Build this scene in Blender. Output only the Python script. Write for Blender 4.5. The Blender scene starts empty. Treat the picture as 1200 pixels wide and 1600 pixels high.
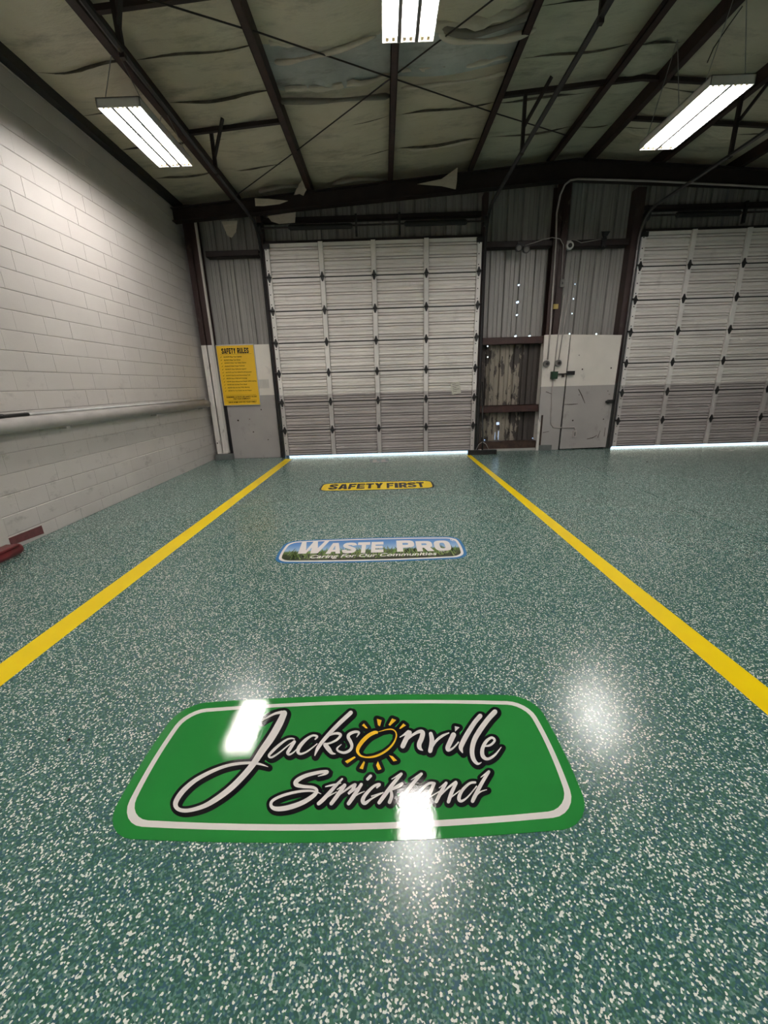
import bpy, math, random
from mathutils import Vector, Matrix

# ------------------------------------------------------------------ camera
S = bpy.context.scene
C = S.collection
F, PITCH, YAW, ROLL, H = 630.576, .3074, -.0080, -.0301, 1.5349     # focal length in px of the 1200x1600 frame
cp, sp, cy, sy, cr, sr = math.cos(PITCH), math.sin(PITCH), math.cos(YAW), math.sin(YAW), math.cos(ROLL), math.sin(ROLL)
FWD = Vector((sy * cp, cy * cp, -sp))
R0 = Vector((cy, -sy, 0))
U0 = R0.cross(FWD)
RGT = cr * R0 + sr * U0
UPV = -sr * R0 + cr * U0
cam_d = bpy.data.cameras.new('camera')
cam = bpy.data.objects.new('camera', cam_d)
C.objects.link(cam)
cam_d.sensor_fit = 'HORIZONTAL'
cam_d.sensor_width = 36
cam_d.lens = F * 36 / 1200
cam_d.clip_start = .05
M = Matrix((RGT, UPV, -FWD)).transposed().to_4x4()
M.translation = (0, 0, H)
cam.matrix_world = M
S.camera = cam

# ------------------------------------------------------------------ sky, exposure
S.view_settings.view_transform = 'Standard'
S.view_settings.look = 'None'
S.view_settings.exposure = 0.52
S.view_settings.gamma = 1.0
S.view_settings.use_curve_mapping = False
W = bpy.data.worlds.new('sky')
S.world = W
W.use_nodes = True
wn = W.node_tree
bg = wn.nodes['Background']
st = wn.nodes.new('ShaderNodeTexSky')
st.sky_type = 'NISHITA'
st.sun_disc = False
st.sun_elevation = math.radians(50)
st.sun_rotation = math.radians(200)
wn.links.new(st.outputs[0], bg.inputs[0])
bg.inputs[1].default_value = 0.6

LAMP = 62.0        # radiance of the fluorescent tubes

# ------------------------------------------------------------------ pixel helpers (1200x1600 frame)
def ray(x, y):
    return FWD + (x - 600) / F * RGT - (y - 800) / F * UPV
def on(ax, val, x, y):
    d = ray(x, y); o = Vector((0, 0, H))
    return o + d * ((val - o[ax]) / d[ax])
def fl(x, y, z=0.0):
    return on(2, z, x, y)
D, XL = 9.178, -3.892
def bk(x, y, dd=0.0):
    return on(1, D - dd, x, y)

# ------------------------------------------------------------------ materials
def N(t, k, **kw):
    n = t.nodes.new(k)
    for a, b in kw.items():
        setattr(n, a, b)
    return n
def base(name):
    m = bpy.data.materials.new(name); m.use_nodes = True
    t = m.node_tree
    b = t.nodes['Principled BSDF']
    return m, t, b
def mix(t, fac, a, b):
    n = N(t, 'ShaderNodeMix', data_type='RGBA')
    for s, v in ((0, fac), (6, a), (7, b)):
        if isinstance(v, (int, float)): n.inputs[s].default_value = v
        elif isinstance(v, tuple): n.inputs[s].default_value = (*v, 1)
        else: t.links.new(v, n.inputs[s])
    return n.outputs[2]
def ramp(t, src, stops, interp='LINEAR'):
    n = N(t, 'ShaderNodeValToRGB'); r = n.color_ramp; r.interpolation = interp
    while len(r.elements) < len(stops): r.elements.new(.5)
    for e, (p, c) in zip(r.elements, stops):
        e.position = p; e.color = (*c, 1) if isinstance(c, tuple) else (c, c, c, 1)
    t.links.new(src, n.inputs[0])
    return n.outputs[0]
def pos(t, scale=(1, 1, 1)):
    g = N(t, 'ShaderNodeNewGeometry'); mp = N(t, 'ShaderNodeMapping'); mp.inputs[3].default_value = scale
    t.links.new(g.outputs[0], mp.inputs[0])
    return mp.outputs[0]
def noise(t, vec, scale, detail=4, rough=.55):
    n = N(t, 'ShaderNodeTexNoise'); n.inputs['Scale'].default_value = scale
    n.inputs['Detail'].default_value = detail; n.inputs['Roughness'].default_value = rough
    t.links.new(vec, n.inputs['Vector'])
    return n.outputs[0]
def bump(t, b, h, strength=.3, dist=.01):
    n = N(t, 'ShaderNodeBump'); n.inputs['Strength'].default_value = strength; n.inputs['Distance'].default_value = dist
    t.links.new(h, n.inputs['Height']); t.links.new(n.outputs[0], b.inputs['Normal'])
def plain(name, col, rough=.6, metal=0, var=.12, nscale=6, spec=.5, coat=0, bmp=0):
    m, t, b = base(name)
    v = noise(t, pos(t), nscale)
    f = ramp(t, v, [(.3, 0.), (.7, 1.)])
    t.links.new(mix(t, f, tuple(max(0, c * (1 - var)) for c in col), tuple(min(1, c * (1 + var)) for c in col)), b.inputs['Base Color'])
    b.inputs['Roughness'].default_value = rough; b.inputs['Metallic'].default_value = metal
    b.inputs['Specular IOR Level'].default_value = spec
    b.inputs['Coat Weight'].default_value = coat; b.inputs['Coat Roughness'].default_value = .05
    if bmp: bump(t, b, noise(t, pos(t), 60), bmp, .004)
    return m
def zsplit(t, z):
    g = N(t, 'ShaderNodeNewGeometry'); s = N(t, 'ShaderNodeSeparateXYZ'); t.links.new(g.outputs[0], s.inputs[0])
    a = N(t, 'ShaderNodeMath', operation='GREATER_THAN'); a.inputs[1].default_value = z
    t.links.new(s.outputs[2], a.inputs[0])
    return a.outputs[0]
def two_tone(name, lo, hi, z, rough=.5, grime=(.12, .10, .085), g=(.60, .74), gs=3.0, gmax=.55, bmp=.05):
    m, t, b = base(name)
    c = mix(t, zsplit(t, z), lo, hi)
    n1 = ramp(t, noise(t, pos(t, (1, 1, .6)), gs, 8, .65), [(g[0], 0.), (g[1], gmax)])
    c = mix(t, n1, c, grime)
    n2 = ramp(t, noise(t, pos(t), 1.3, 3), [(.35, .88), (.65, 1.)])
    mm = N(t, 'ShaderNodeMix', data_type='RGBA', blend_type='MULTIPLY'); mm.inputs[0].default_value = 1
    t.links.new(c, mm.inputs[6]); t.links.new(n2, mm.inputs[7])
    t.links.new(mm.outputs[2], b.inputs['Base Color'])
    b.inputs['Roughness'].default_value = rough
    if bmp: bump(t, b, noise(t, pos(t), 40), bmp, .004)
    return m

MT = {}
MT['red_steel'] = plain('red_oxide_steel', (.048, .019, .015), .55, var=.35, nscale=9)
MT['dark_steel'] = plain('dark_brown_steel', (.020, .011, .010), .6, var=.3)
MT['roof_steel'] = plain('roof_steel', (.034, .016, .013), .6, var=.3, nscale=9)
MT['track'] = plain('track_steel', (.075, .07, .068), .4, .5)
MT['seam'] = plain('dirty_seam', (.10, .085, .065), .8, var=.6, nscale=5)
MT['black_steel'] = plain('black_steel', (.012, .011, .012), .5)
MT['black'] = plain('black_plastic', (.01, .01, .01), .45)
MT['galv'] = plain('galvanised_steel', (.36, .36, .35), .45, .6, var=.2)
MT['conduit'] = plain('painted_conduit', (.42, .38, .36), .5, .2)
MT['grey_box'] = plain('grey_box', (.16, .15, .14), .55)
MT['green_box'] = plain('green_enamel', (.012, .045, .02), .5)
MT['fixture'] = plain('fixture_white_enamel', (.62, .60, .57), .4, var=.06)
MT['reflector'] = plain('reflector_white', (.82, .80, .76), .3, var=.04)
MT['holder'] = plain('lamp_holder', (.72, .58, .32), .5)
MT['white_paint'] = plain('white_paint', (.56, .53, .49), .5, var=.08)
MT['pipe'] = plain('pipe_paint', (.42, .40, .38), .55, var=.1)
MT['white_plastic'] = plain('white_plastic', (.62, .62, .60), .4)
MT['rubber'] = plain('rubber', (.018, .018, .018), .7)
MT['broom'] = plain('broom_bristle', (.014, .012, .011), .9, bmp=.8)
MT['paper'] = plain('paper', (.60, .58, .50), .7, var=.05)
MT['tag'] = plain('yellow_tag', (.45, .33, .09), .6)
MT['red_paint'] = plain('red_paint', (.16, .013, .017), .35, var=.3)
MT['red_block'] = plain('red_block_paint', (.14, .045, .045), .6, var=.25, nscale=14)
MT['concrete'] = plain('concrete', (.34, .33, .31), .85, nscale=3)
MT['rear'] = plain('rear_wall_paint', (.52, .50, .47), .7, nscale=2)
MT['roofdeck'] = plain('roof_deck', (.12, .11, .10), .8)
MT['grit'] = plain('grit', (.03, .015, .012), .9)
MT['plinth'] = plain('grey_green_plinth', (.12, .13, .125), .5, nscale=12)
MT['markback'] = plain('blue_grey_tape', (.13, .19, .21), .3)
MT['sill'] = plain('rusty_sill', (.045, .024, .016), .7, var=.5, nscale=12)

def m_floor():
    m, t, b = base('epoxy_flake_floor')
    v = N(t, 'ShaderNodeTexVoronoi', voronoi_dimensions='2D'); v.inputs['Scale'].default_value = 185
    t.links.new(pos(t), v.inputs['Vector'])
    sep = N(t, 'ShaderNodeSeparateColor'); t.links.new(v.outputs['Color'], sep.inputs[0])
    c1 = ramp(t, sep.outputs[0], [(0, (.034, .100, .082)), (.28, (.055, .150, .095)), (.48, (.040, .110, .140)), (.64, (.085, .190, .165)),
                                  (.79, (.16, .26, .23)), (.90, (.78, .80, .74))], 'CONSTANT')
    v2 = N(t, 'ShaderNodeTexVoronoi', voronoi_dimensions='2D'); v2.inputs['Scale'].default_value = 108
    t.links.new(pos(t), v2.inputs['Vector'])
    s2 = N(t, 'ShaderNodeSeparateColor'); t.links.new(v2.outputs['Color'], s2.inputs[0])
    big = N(t, 'ShaderNodeMath', operation='GREATER_THAN'); big.inputs[1].default_value = .93
    t.links.new(s2.outputs[1], big.inputs[0])
    dd = N(t, 'ShaderNodeMath', operation='LESS_THAN'); dd.inputs[1].default_value = .42
    t.links.new(v2.outputs['Distance'], dd.inputs[0])
    an = N(t, 'ShaderNodeMath', operation='MULTIPLY'); t.links.new(big.outputs[0], an.inputs[0]); t.links.new(dd.outputs[0], an.inputs[1])
    col = mix(t, an.outputs[0], c1, (.84, .84, .76))
    t.links.new(col, b.inputs['Base Color'])
    b.inputs['Roughness'].default_value = .22
    b.inputs['Specular IOR Level'].default_value = .5
    bump(t, b, sep.outputs[1], .34, .0018)
    return m
MT['floor'] = m_floor()

def m_gloss(name, col, rough=.035, b2=.055):
    m, t, b = base(name)
    n = noise(t, pos(t), 5, 2)
    t.links.new(mix(t, n, tuple(c * .94 for c in col), tuple(min(1, c * 1.06) for c in col)), b.inputs['Base Color'])
    b.inputs['Roughness'].default_value = rough
    bump(t, b, noise(t, pos(t), 95, 4, .65), b2, .002)
    return m
MT['d_green'] = m_gloss('decal_green', (.022, .215, .042))
MT['d_white'] = m_gloss('decal_white', (.78, .74, .71))
MT['d_black'] = m_gloss('decal_black', (.008, .008, .011))
MT['d_sun'] = m_gloss('decal_sun_yellow', (.90, .52, .035))
MT['d_blue'] = m_gloss('decal_blue', (.035, .17, .40))
MT['d_yellow'] = m_gloss('decal_yellow', (.86, .62, .02), .25)
MT['sign'] = m_gloss('sign_yellow', (.82, .50, .02), .3, .02)
MT['line'] = m_gloss('line_yellow', (1.0, .70, .0), .30, .05)
MT['blade1'] = m_gloss('decal_grass_light', (.13, .24, .055))
MT['blade2'] = m_gloss('decal_grass_dark', (.035, .075, .02))
MT['blade3'] = m_gloss('decal_grass_olive', (.19, .25, .09))
def m_picture():
    m, t, b = base('decal_sky_print')
    g = N(t, 'ShaderNodeNewGeometry'); s = N(t, 'ShaderNodeSeparateXYZ'); t.links.new(g.outputs[0], s.inputs[0])
    r = N(t, 'ShaderNodeMapRange'); r.inputs[1].default_value = 3.36; r.inputs[2].default_value = 3.93
    t.links.new(s.outputs[1], r.inputs[0])
    c = ramp(t, r.outputs[0], [(0, (.012, .014, .006)), (.22, (.025, .04, .012)), (.45, (.07, .12, .03)), (.52, (.30, .46, .66)), (.75, (.12, .28, .58)), (1, (.05, .17, .46))])
    t.links.new(c, b.inputs['Base Color']); b.inputs['Roughness'].default_value = .12
    return m
MT['d_pic'] = m_picture()

def m_block():
    m, t, b = base('painted_block')
    c = mix(t, ramp(t, noise(t, pos(t), 1.1, 4), [(.35, 0.), (.65, 1.)]), (.52, .485, .455), (.57, .535, .505))
    n1 = ramp(t, noise(t, pos(t, (1, 1, 1.6)), 3.6, 9, .7), [(.565, 0.), (.70, .45)])
    g = N(t, 'ShaderNodeNewGeometry'); s = N(t, 'ShaderNodeSeparateXYZ'); t.links.new(g.outputs[0], s.inputs[0])
    zz = N(t, 'ShaderNodeMapRange'); zz.inputs[1].default_value = 1.9; zz.inputs[2].default_value = 1.4; t.links.new(s.outputs[2], zz.inputs[0])
    mu = N(t, 'ShaderNodeMath', operation='MULTIPLY'); t.links.new(n1, mu.inputs[0]); t.links.new(zz.outputs[0], mu.inputs[1])
    t.links.new(mix(t, mu.outputs[0], c, (.17, .15, .14)), b.inputs['Base Color'])
    b.inputs['Roughness'].default_value = .62
    bump(t, b, noise(t, pos(t), 70, 5, .7), .22, .004)
    return m
MT['block'] = m_block()
MT['mortar'] = plain('painted_mortar', (.36, .33, .31), .8, var=.2, nscale=9)

def m_insul(name, c0, c1, grime=.6):
    m, t, b = base(name)
    a = noise(t, pos(t), 1.4, 6, .6)
    c = mix(t, ramp(t, a, [(.3, 0.), (.7, 1.)]), c0, c1)
    n = ramp(t, noise(t, pos(t, (.5, 1.6, 1)), 2.6, 9, .72), [(.52, 0.), (.72, grime)])
    c = mix(t, n, c, (.10, .085, .06))
    t.links.new(c, b.inputs['Base Color']); b.inputs['Roughness'].default_value = .42
    bump(t, b, noise(t, pos(t, (.35, 1.2, 1)), 5, 6, .6), .55, .05)
    return m
MT['insul'] = m_insul('insulation_vinyl', (.50, .45, .33), (.60, .55, .43))
MT['insul_g'] = m_insul('insulation_vinyl_greenish', (.44, .44, .33), (.54, .53, .42))
MT['insul_s'] = m_insul('insulation_silver', (.26, .285, .275), (.50, .52, .49), .8)
MT['insul_d'] = m_insul('insulation_soiled', (.13, .12, .10), (.24, .21, .17), .7)
MT['flap'] = m_insul('insulation_flap', (.52, .45, .36), (.68, .62, .52), .4)

def m_sheet(name, c0, c1, streak):
    m, t, b = base(name)
    a = noise(t, pos(t, (14, 1, .35)), 2.2, 6, .65)
    c = mix(t, ramp(t, a, [(.35, 0.), (.68, 1.)]), c0, c1)
    n = ramp(t, noise(t, pos(t, (7, 1, .7)), 2, 9, .75), [(.58, 0.), (.8, streak)])
    t.links.new(mix(t, n, c, (.07, .055, .045)), b.inputs['Base Color'])
    b.inputs['Roughness'].default_value = .5
    return m
MT['sheet'] = m_sheet('grey_sheet', (.25, .24, .225), (.37, .355, .335), .55)
def m_peel():
    m, t, b = base('peeling_sheet')
    g = N(t, 'ShaderNodeNewGeometry'); sx = N(t, 'ShaderNodeSeparateXYZ'); t.links.new(g.outputs[0], sx.inputs[0])
    wear = ramp(t, mapr(t, sx.outputs[0], 2.1, 3.45), [(0, .40), (.16, .56), (.45, .60), (.62, .52), (.80, .36), (1, .34)])
    n0 = noise(t, pos(t, (5.5, 1, 1.5)), 1.5, 9, .62)
    ad = N(t, 'ShaderNodeMath', operation='ADD'); t.links.new(n0, ad.inputs[0]); t.links.new(wear, ad.inputs[1])
    f = ramp(t, ad.outputs[0], [(.0, 0.), (.995, 0.), (1., 1.)])
    gt = N(t, 'ShaderNodeMath', operation='GREATER_THAN'); gt.inputs[1].default_value = 1.03; t.links.new(ad.outputs[0], gt.inputs[0])
    c = mix(t, gt.outputs[0], (.055, .046, .042), (.30, .265, .215))
    n = ramp(t, noise(t, pos(t, (22, 1, .6)), 1.6, 6, .7), [(.42, 0.), (.75, .55)])
    t.links.new(mix(t, n, c, (.10, .08, .062)), b.inputs['Base Color'])
    b.inputs['Roughness'].default_value = .75
    return m
def mapr(t, src, a, c):
    r = N(t, 'ShaderNodeMapRange'); r.inputs[1].default_value = a; r.inputs[2].default_value = c
    t.links.new(src, r.inputs[0]); return r.outputs[0]
MT['peel'] = m_peel()
MT['panel'] = two_tone('two_tone_panel', (.40, .375, .36), (.78, .73, .665), 1.375, .5, g=(.585, .70), gs=4, gmax=.3)
MT['door'] = two_tone('two_tone_door', (.52, .47, .46), (.88, .83, .785), 1.36, .42, g=(.60, .80), gs=2.2, gmax=.35)
MT['stile'] = two_tone('two_tone_stile', (.58, .54, .52), (.90, .86, .82), 1.36, .4, g=(.62, .8), gs=4, gmax=.4)
MT['col'] = two_tone('two_tone_column', (.74, .70, .65), (.036, .015, .012), 2.41, .5, g=(.60, .70), gs=7, gmax=.5)
MT['jamb'] = two_tone('two_tone_jamb', (.055, .06, .055), (.05, .03, .028), 1.4, .5)

def m_emit():
    m, t, b = base('fluorescent_glow')
    b.inputs['Base Color'].default_value = (.9, .9, .9, 1)
    b.inputs['Emission Color'].default_value = (1, .955, .925, 1)
    b.inputs['Emission Strength'].default_value = LAMP
    return m
MT['tube'] = m_emit()

# ------------------------------------------------------------------ geometry helpers
class MB:
    def __init__(s): s.v, s.f = [], []
    def add(s, vs, fs):
        o = len(s.v); s.v += [tuple(v) for v in vs]; s.f += [tuple(i + o for i in f) for f in fs]; return s
    def box(s, x0, x1, y0, y1, z0, z1):
        return s.add([(x, y, z) for z in (z0, z1) for y in (y0, y1) for x in (x0, x1)],
                     [(0, 2, 3, 1), (4, 5, 7, 6), (0, 1, 5, 4), (2, 6, 7, 3), (0, 4, 6, 2), (1, 3, 7, 5)])
    def tube(s, pts, r, n=8, cap=True):
        pts = [Vector(p) for p in pts]
        rs = r if isinstance(r, (list, tuple)) else [r] * len(pts)
        rings = []; up = None
        for i, p in enumerate(pts):
            d = (pts[min(i + 1, len(pts) - 1)] - pts[max(i - 1, 0)]).normalized()
            if up is None:
                up = Vector((0, 0, 1)) if abs(d.z) < .9 else Vector((1, 0, 0))
            a = d.cross(up).normalized(); b_ = a.cross(d).normalized(); up = b_
            rings.append([p + rs[i] * (math.cos(k * 2 * math.pi / n) * a + math.sin(k * 2 * math.pi / n) * b_) for k in range(n)])
        vs = [v for r_ in rings for v in r_]
        fs = [(i * n + k, i * n + (k + 1) % n, (i + 1) * n + (k + 1) % n, (i + 1) * n + k) for i in range(len(pts) - 1) for k in range(n)]
        if cap:
            fs += [tuple(range(n))[::-1], tuple((len(pts) - 1) * n + k for k in range(n))]
        return s.add(vs, fs)
    def bar(s, p0, p1, w, h):        # rectangular bar between two points, w sideways and h upward
        p0, p1 = Vector(p0), Vector(p1); d = (p1 - p0).normalized()
        a = d.cross(Vector((0, 0, 1)))
        a = Vector((1, 0, 0)) if a.length < 1e-4 else a.normalized()
        b_ = a.cross(d).normalized()
        vs = [p + a * (i * w / 2) + b_ * (j * h / 2) for p in (p0, p1) for i, j in ((-1, -1), (1, -1), (1, 1), (-1, 1))]
        return s.add(vs, [(3, 2, 1, 0), (4, 5, 6, 7), (0, 1, 5, 4), (1, 2, 6, 5), (2, 3, 7, 6), (3, 0, 4, 7)])
    def prism(s, poly, fn):          # poly in 2D; fn(u, v, side) -> 3D for side 0 and 1
        n = len(poly)
        vs = [fn(u, v, 0) for u, v in poly] + [fn(u, v, 1) for u, v in poly]
        return s.add(vs, [tuple(range(n))[::-1], tuple(range(n, 2 * n))] + [(i, (i + 1) % n, n + (i + 1) % n, n + i) for i in range(n)])
    def mesh(s, name, mat, off=(0, 0, 0)):
        me = bpy.data.meshes.new(name)
        me.from_pydata([(x - off[0], y - off[1], z - off[2]) for x, y, z in s.v], [], s.f)
        me.materials.append(MT[mat]); me.update()
        return me
    def build(s, name, mat, parent=None, smooth=False):
        loc = [0, 0, 0]
        if parent is not None:
            o_ = parent
            while o_ is not None:
                loc = [a + b_ for a, b_ in zip(loc, o_.location)]; o_ = o_.parent
            off = loc
        else:
            xs = [[v[i] for v in s.v] for i in range(3)]
            off = [(min(xs[0]) + max(xs[0])) / 2, (min(xs[1]) + max(xs[1])) / 2, min(xs[2])]
        me = s.mesh(name, mat, off)
        if smooth:
            me.polygons.foreach_set('use_smooth', [True] * len(me.polygons))
        o = bpy.data.objects.new(name, me); C.objects.link(o)
        if parent is not None: o.parent = parent
        else: o.location = off
        return o
def smooth_pts(pts, k=5):
    if len(pts) < 3: 
        return pts
    P = [pts[0]] + list(pts) + [pts[-1]]; out = []
    for i in range(1, len(P) - 2):
        p0, p1, p2, p3 = P[i - 1:i + 3]
        for s in range(k):
            t = s / k
            out.append(tuple(.5 * (2 * b + (c - a) * t + (2 * a - 5 * b + 4 * c - d) * t * t + (3 * b - a - 3 * c + d) * t ** 3) for a, b, c, d in zip(p0, p1, p2, p3)))
    return out + [pts[-1]]
def tag(o, label=None, cat=None, group=None, kind=None):
    for k, v in (('label', label), ('category', cat), ('group', group), ('kind', kind)):
        if v: o[k] = v
    return o
def thing(name, loc, label=None, cat=None, group=None, kind=None):
    o = bpy.data.objects.new(name, None); o.empty_display_size = .1
    C.objects.link(o); o.location = loc
    return tag(o, label, cat, group, kind)
def inst(me, name, parent, loc):
    o = bpy.data.objects.new(name, me); C.objects.link(o); o.parent = parent; o.location = loc
    return o
rnd = random.Random(7)

XR, YR = 11.2, -6.5          # right wall and rear wall, outside the frame
RIDGE, ZRIDGE, SLOPE = 3.65, 5.334, .0727
def zb(x): return ZRIDGE - SLOPE * abs(x - RIDGE)      # underside of the purlins

# ------------------------------------------------------------------ floor (a saw-cut joint runs along it)
JX = 3.60
fm = MB()
for x0, x1 in ((XL - .3, JX - .005), (JX + .005, XR)):
    fm.box(x0, x1, YR, D + .35, -.12, 0)
fm.box(JX - .005, JX + .005, YR, D + .35, -.12, -.006)
floor = tag(fm.build('floor', 'floor'), kind='structure', label='glossy teal epoxy floor with scattered white and blue flakes')
ap = MB(); ap.box(-30, 40, D + .35, 60, -.2, -.03)
tag(ap.build('ground_outside', 'concrete'), kind='structure', label='pale concrete yard outside the doors')

# ------------------------------------------------------------------ left wall of painted blocks
wl = thing('wall_left', (XL, D / 2, 0), 'white painted concrete block wall', kind='structure')
MB().box(XL - .2, XL - .006, YR, D + .2, 0, 5.02).build('mortar', 'mortar', wl)
CH, CLN, Z0 = .2032, .4064, .1492
def block_mesh(y, z, mat, cv=.0006):
    g, ch = .0002, .0065
    b = MB()
    ys, zs = (g, y - g), (.0008, z - .0008)
    back = [(-.02, a, c) for a, c in ((ys[0], zs[0]), (ys[1], zs[0]), (ys[1], zs[1]), (ys[0], zs[1]))]
    mid = [(-ch, a, c) for _, a, c in back]
    fr = [(0, a, c) for a, c in ((ys[0] + cv, zs[0] + ch), (ys[1] - cv, zs[0] + ch), (ys[1] - cv, zs[1] - ch), (ys[0] + cv, zs[1] - ch))]
    b.add(back + mid + fr, [(0, 1, 5, 4), (1, 2, 6, 5), (2, 3, 7, 6), (3, 0, 4, 7), (4, 5, 9, 8), (5, 6, 10, 9), (6, 7, 11, 10), (7, 4, 8, 11), (8, 9, 10, 11)])
    return b, b.mesh('block', mat)
cache = {}
rest = MB()
for k in range(25):
    z0 = 0 if k == 0 else Z0 + (k - 1) * CH
    z1 = Z0 + k * CH
    if z1 > 5.03: break
    y1 = D + .19 - (.2032 if k % 2 else 0) + (CLN if k % 2 else 0)
    while y1 > YR + .5:
        y0 = y1 - CLN
        key = round(z1 - z0, 3)
        red = False
        dx = rnd.uniform(-.0012, .0012)
        if (y0 + y1) / 2 > 4.36 or red:
            red = rnd.random() < .14
            if (key, red) not in cache: cache[(key, red)] = block_mesh(CLN, z1 - z0, 'block', .0035 if red else .0006)[1]
            o = inst(cache[(key, red)], 'block', wl, (dx, y0 - wl.location.y, z0))
        else:
            b, me = block_mesh(CLN, z1 - z0, 'block'); bpy.data.meshes.remove(me)
            rest.add([(x + XL + dx, y + y0, z + z0) for x, y, z in b.v], b.f)
        y1 = y0
r_ = rest.build('block_rest', 'block', wl); r_['kind'] = 'stuff'
# pilaster with the red kick rail, at the left edge of the frame
b = MB(); rq = [on(0, XL + .003, *q) for q in ((12.5, 841.7), (65, 821), (69, 833.5), (16, 853))]
b.add([(XL + .003, q.y, q.z) for q in rq] + [(XL - .004, q.y, q.z) for q in rq], [(0, 1, 2, 3), (0, 4, 5, 1), (1, 5, 6, 2), (2, 6, 7, 3), (3, 7, 4, 0)])
b.build('red_block', 'red_block', wl)['label'] = 'dull red painted block at the foot of the wall'
MB().box(XL - .05, XL + .035, 1.2, 3.835, 0, 4.9).build('pilaster', 'white_paint', wl)
rl = MB()
rl.tube([(-3.70, 1.5, .072), (-3.70, 3.72, .072), (-3.70, 3.755, .072), (-3.70, 3.775, .072)], [.058, .058, .048, .024], 14)
rl.box(-3.765, -3.635, 1.5, 3.70, .115, .132)
rr = thing('kick_rail', (-3.68, 2.6, 0), 'dark red round-ended steel rail lying along the foot of the block wall', 'rail')
o = rl.build('rail_tube', 'red_paint', rr, True)
for y in (2.0, 3.2): MB().box(-3.80, -3.60, y, y + .08, 0, .03).build('foot_plate', 'red_paint', rr)

# white pipe along the wall with a pole resting on it
pr = thing('wall_pipe', (XL + .10, 6, 1.16), 'thick white painted pipe running along the block wall', 'pipe')
MB().tube([(XL + .078, -3, 1.238), (XL + .078, 9.02, 1.238)], .076, 20).build('pipe', 'pipe', pr, True)
for y in (4.9, 6.9, 8.7):
    MB().box(XL + .002, XL + .10, y, y + .05, 1.135, 1.16).build('bracket', 'white_paint', pr)
pl = thing('long_pole', (XL + .05, 6.7, 1.32), 'slim white pole with a black grip resting along the top of the wall pipe', 'pole')
MB().tube([(XL + .052, 4.45, 1.332), (XL + .052, 8.95, 1.332)], .016, 8).build('shaft', 'white_plastic', pl, True)
MB().tube([(XL + .052, 4.10, 1.332), (XL + .052, 4.16, 1.332), (XL + .052, 4.18, 1.332), (XL + .052, 4.47, 1.332)], [.026, .026, .019, .019], 10).build('grip', 'black', pl, True)

# ------------------------------------------------------------------ far wall
wb = thing('wall_back', (3.6, D, 0), 'corrugated grey metal wall with painted lower panels and steel framing', kind='structure')
DX = {1: (-2.27, 2.005), 2: (5.117, 9.39)}
HOLES = [(2.853, 3.403, .014), (2.85, 3.082, .02), (2.854, 2.839, .014), (2.855, 2.428, .016), (3.156, 2.42, .015),
         (4.015, 3.382, .015), (4.006, 3.109, .014), (4.011, 2.83, .014), (4.001, 2.433, .016), (4.3, 2.437, .015), (4.575, 2.417, .013),
         (2.263, 2.242, .013), (2.274, 2.023, .013), (2.29, .235, .016), (3.393, .245, .014), (2.577, .60, .034), (2.535, .315, .006, .10), (2.60, .335, .008, .12)]
YS = D + .18
def sheet(x0, x1, z0, z1, mat):
    xs = []
    def yv(x):
        u = (x - 2.80) % .305
        if u < .012: return YS + .045 * (u / .012)
        if u < .048: return YS + .045
        if u < .06: return YS + .045 * (1 - (u - .048) / .012)
        if .155 < u < .165 or .235 < u < .245: return YS + .012
        return YS
    k = math.floor((x0 - 2.80) / .305)
    while 2.80 + k * .305 < x1:
        xs += [2.80 + k * .305 + d for d in (0, .012, .048, .06, .153, .156, .164, .167, .233, .236, .244, .247)]; k += 1
    hs = [(h[0], h[1], h[2], h[-1]) for h in HOLES if x0 + .03 < h[0] < x1 - .03 and z0 < h[1] < z1]
    hs = [(a, c, r * .85, v * .85) for a, c, r, v in hs]
    for hx, hz, r, v in hs: xs += [hx - r, hx + r]
    xs = sorted({round(x, 4) for x in xs if x0 < x < x1} | {x0, x1})
    zs = {z0, z1}
    for hx, hz, r, v in hs: zs |= {hz - v, hz + v}
    zs = sorted(zs)
    b = MB(); nx = len(xs)
    vs = [(x, yv(x), z) for z in zs for x in xs]
    fs = []
    for j in range(len(zs) - 1):
        for i in range(nx - 1):
            cx_, cz_ = (xs[i] + xs[i + 1]) / 2, (zs[j] + zs[j + 1]) / 2
            if any(abs(cx_ - hx) < r and abs(cz_ - hz) < v for hx, hz, r, v in hs): continue
            fs.append((j * nx + i, j * nx + i + 1, (j + 1) * nx + i + 1, (j + 1) * nx + i))
    b.add(vs, fs)
    return b.build('wall_sheet', mat, wb)
def sheets(x0, x1, z0, z1, mat):
    n = max(1, round((x1 - x0) / .915)); w = (x1 - x0) / n
    for i in range(n): sheet(x0 + i * w, x0 + (i + 1) * w + .004, z0, z1, mat)
sheets(XL, -2.24, 0, 5.3, 'sheet')
sheets(-2.24, 1.97, 4.26, 5.5, 'sheet')
sheets(1.97, 3.50, 2.32, 5.55, 'sheet')
sheets(1.97, 3.50, .10, 2.32, 'peel')
sheets(3.50, 5.08, 0, 5.6, 'sheet')
sheets(5.08, 9.42, 4.26, 5.5, 'sheet')
sheets(9.42, XR, 0, 5.2, 'sheet')
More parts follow.
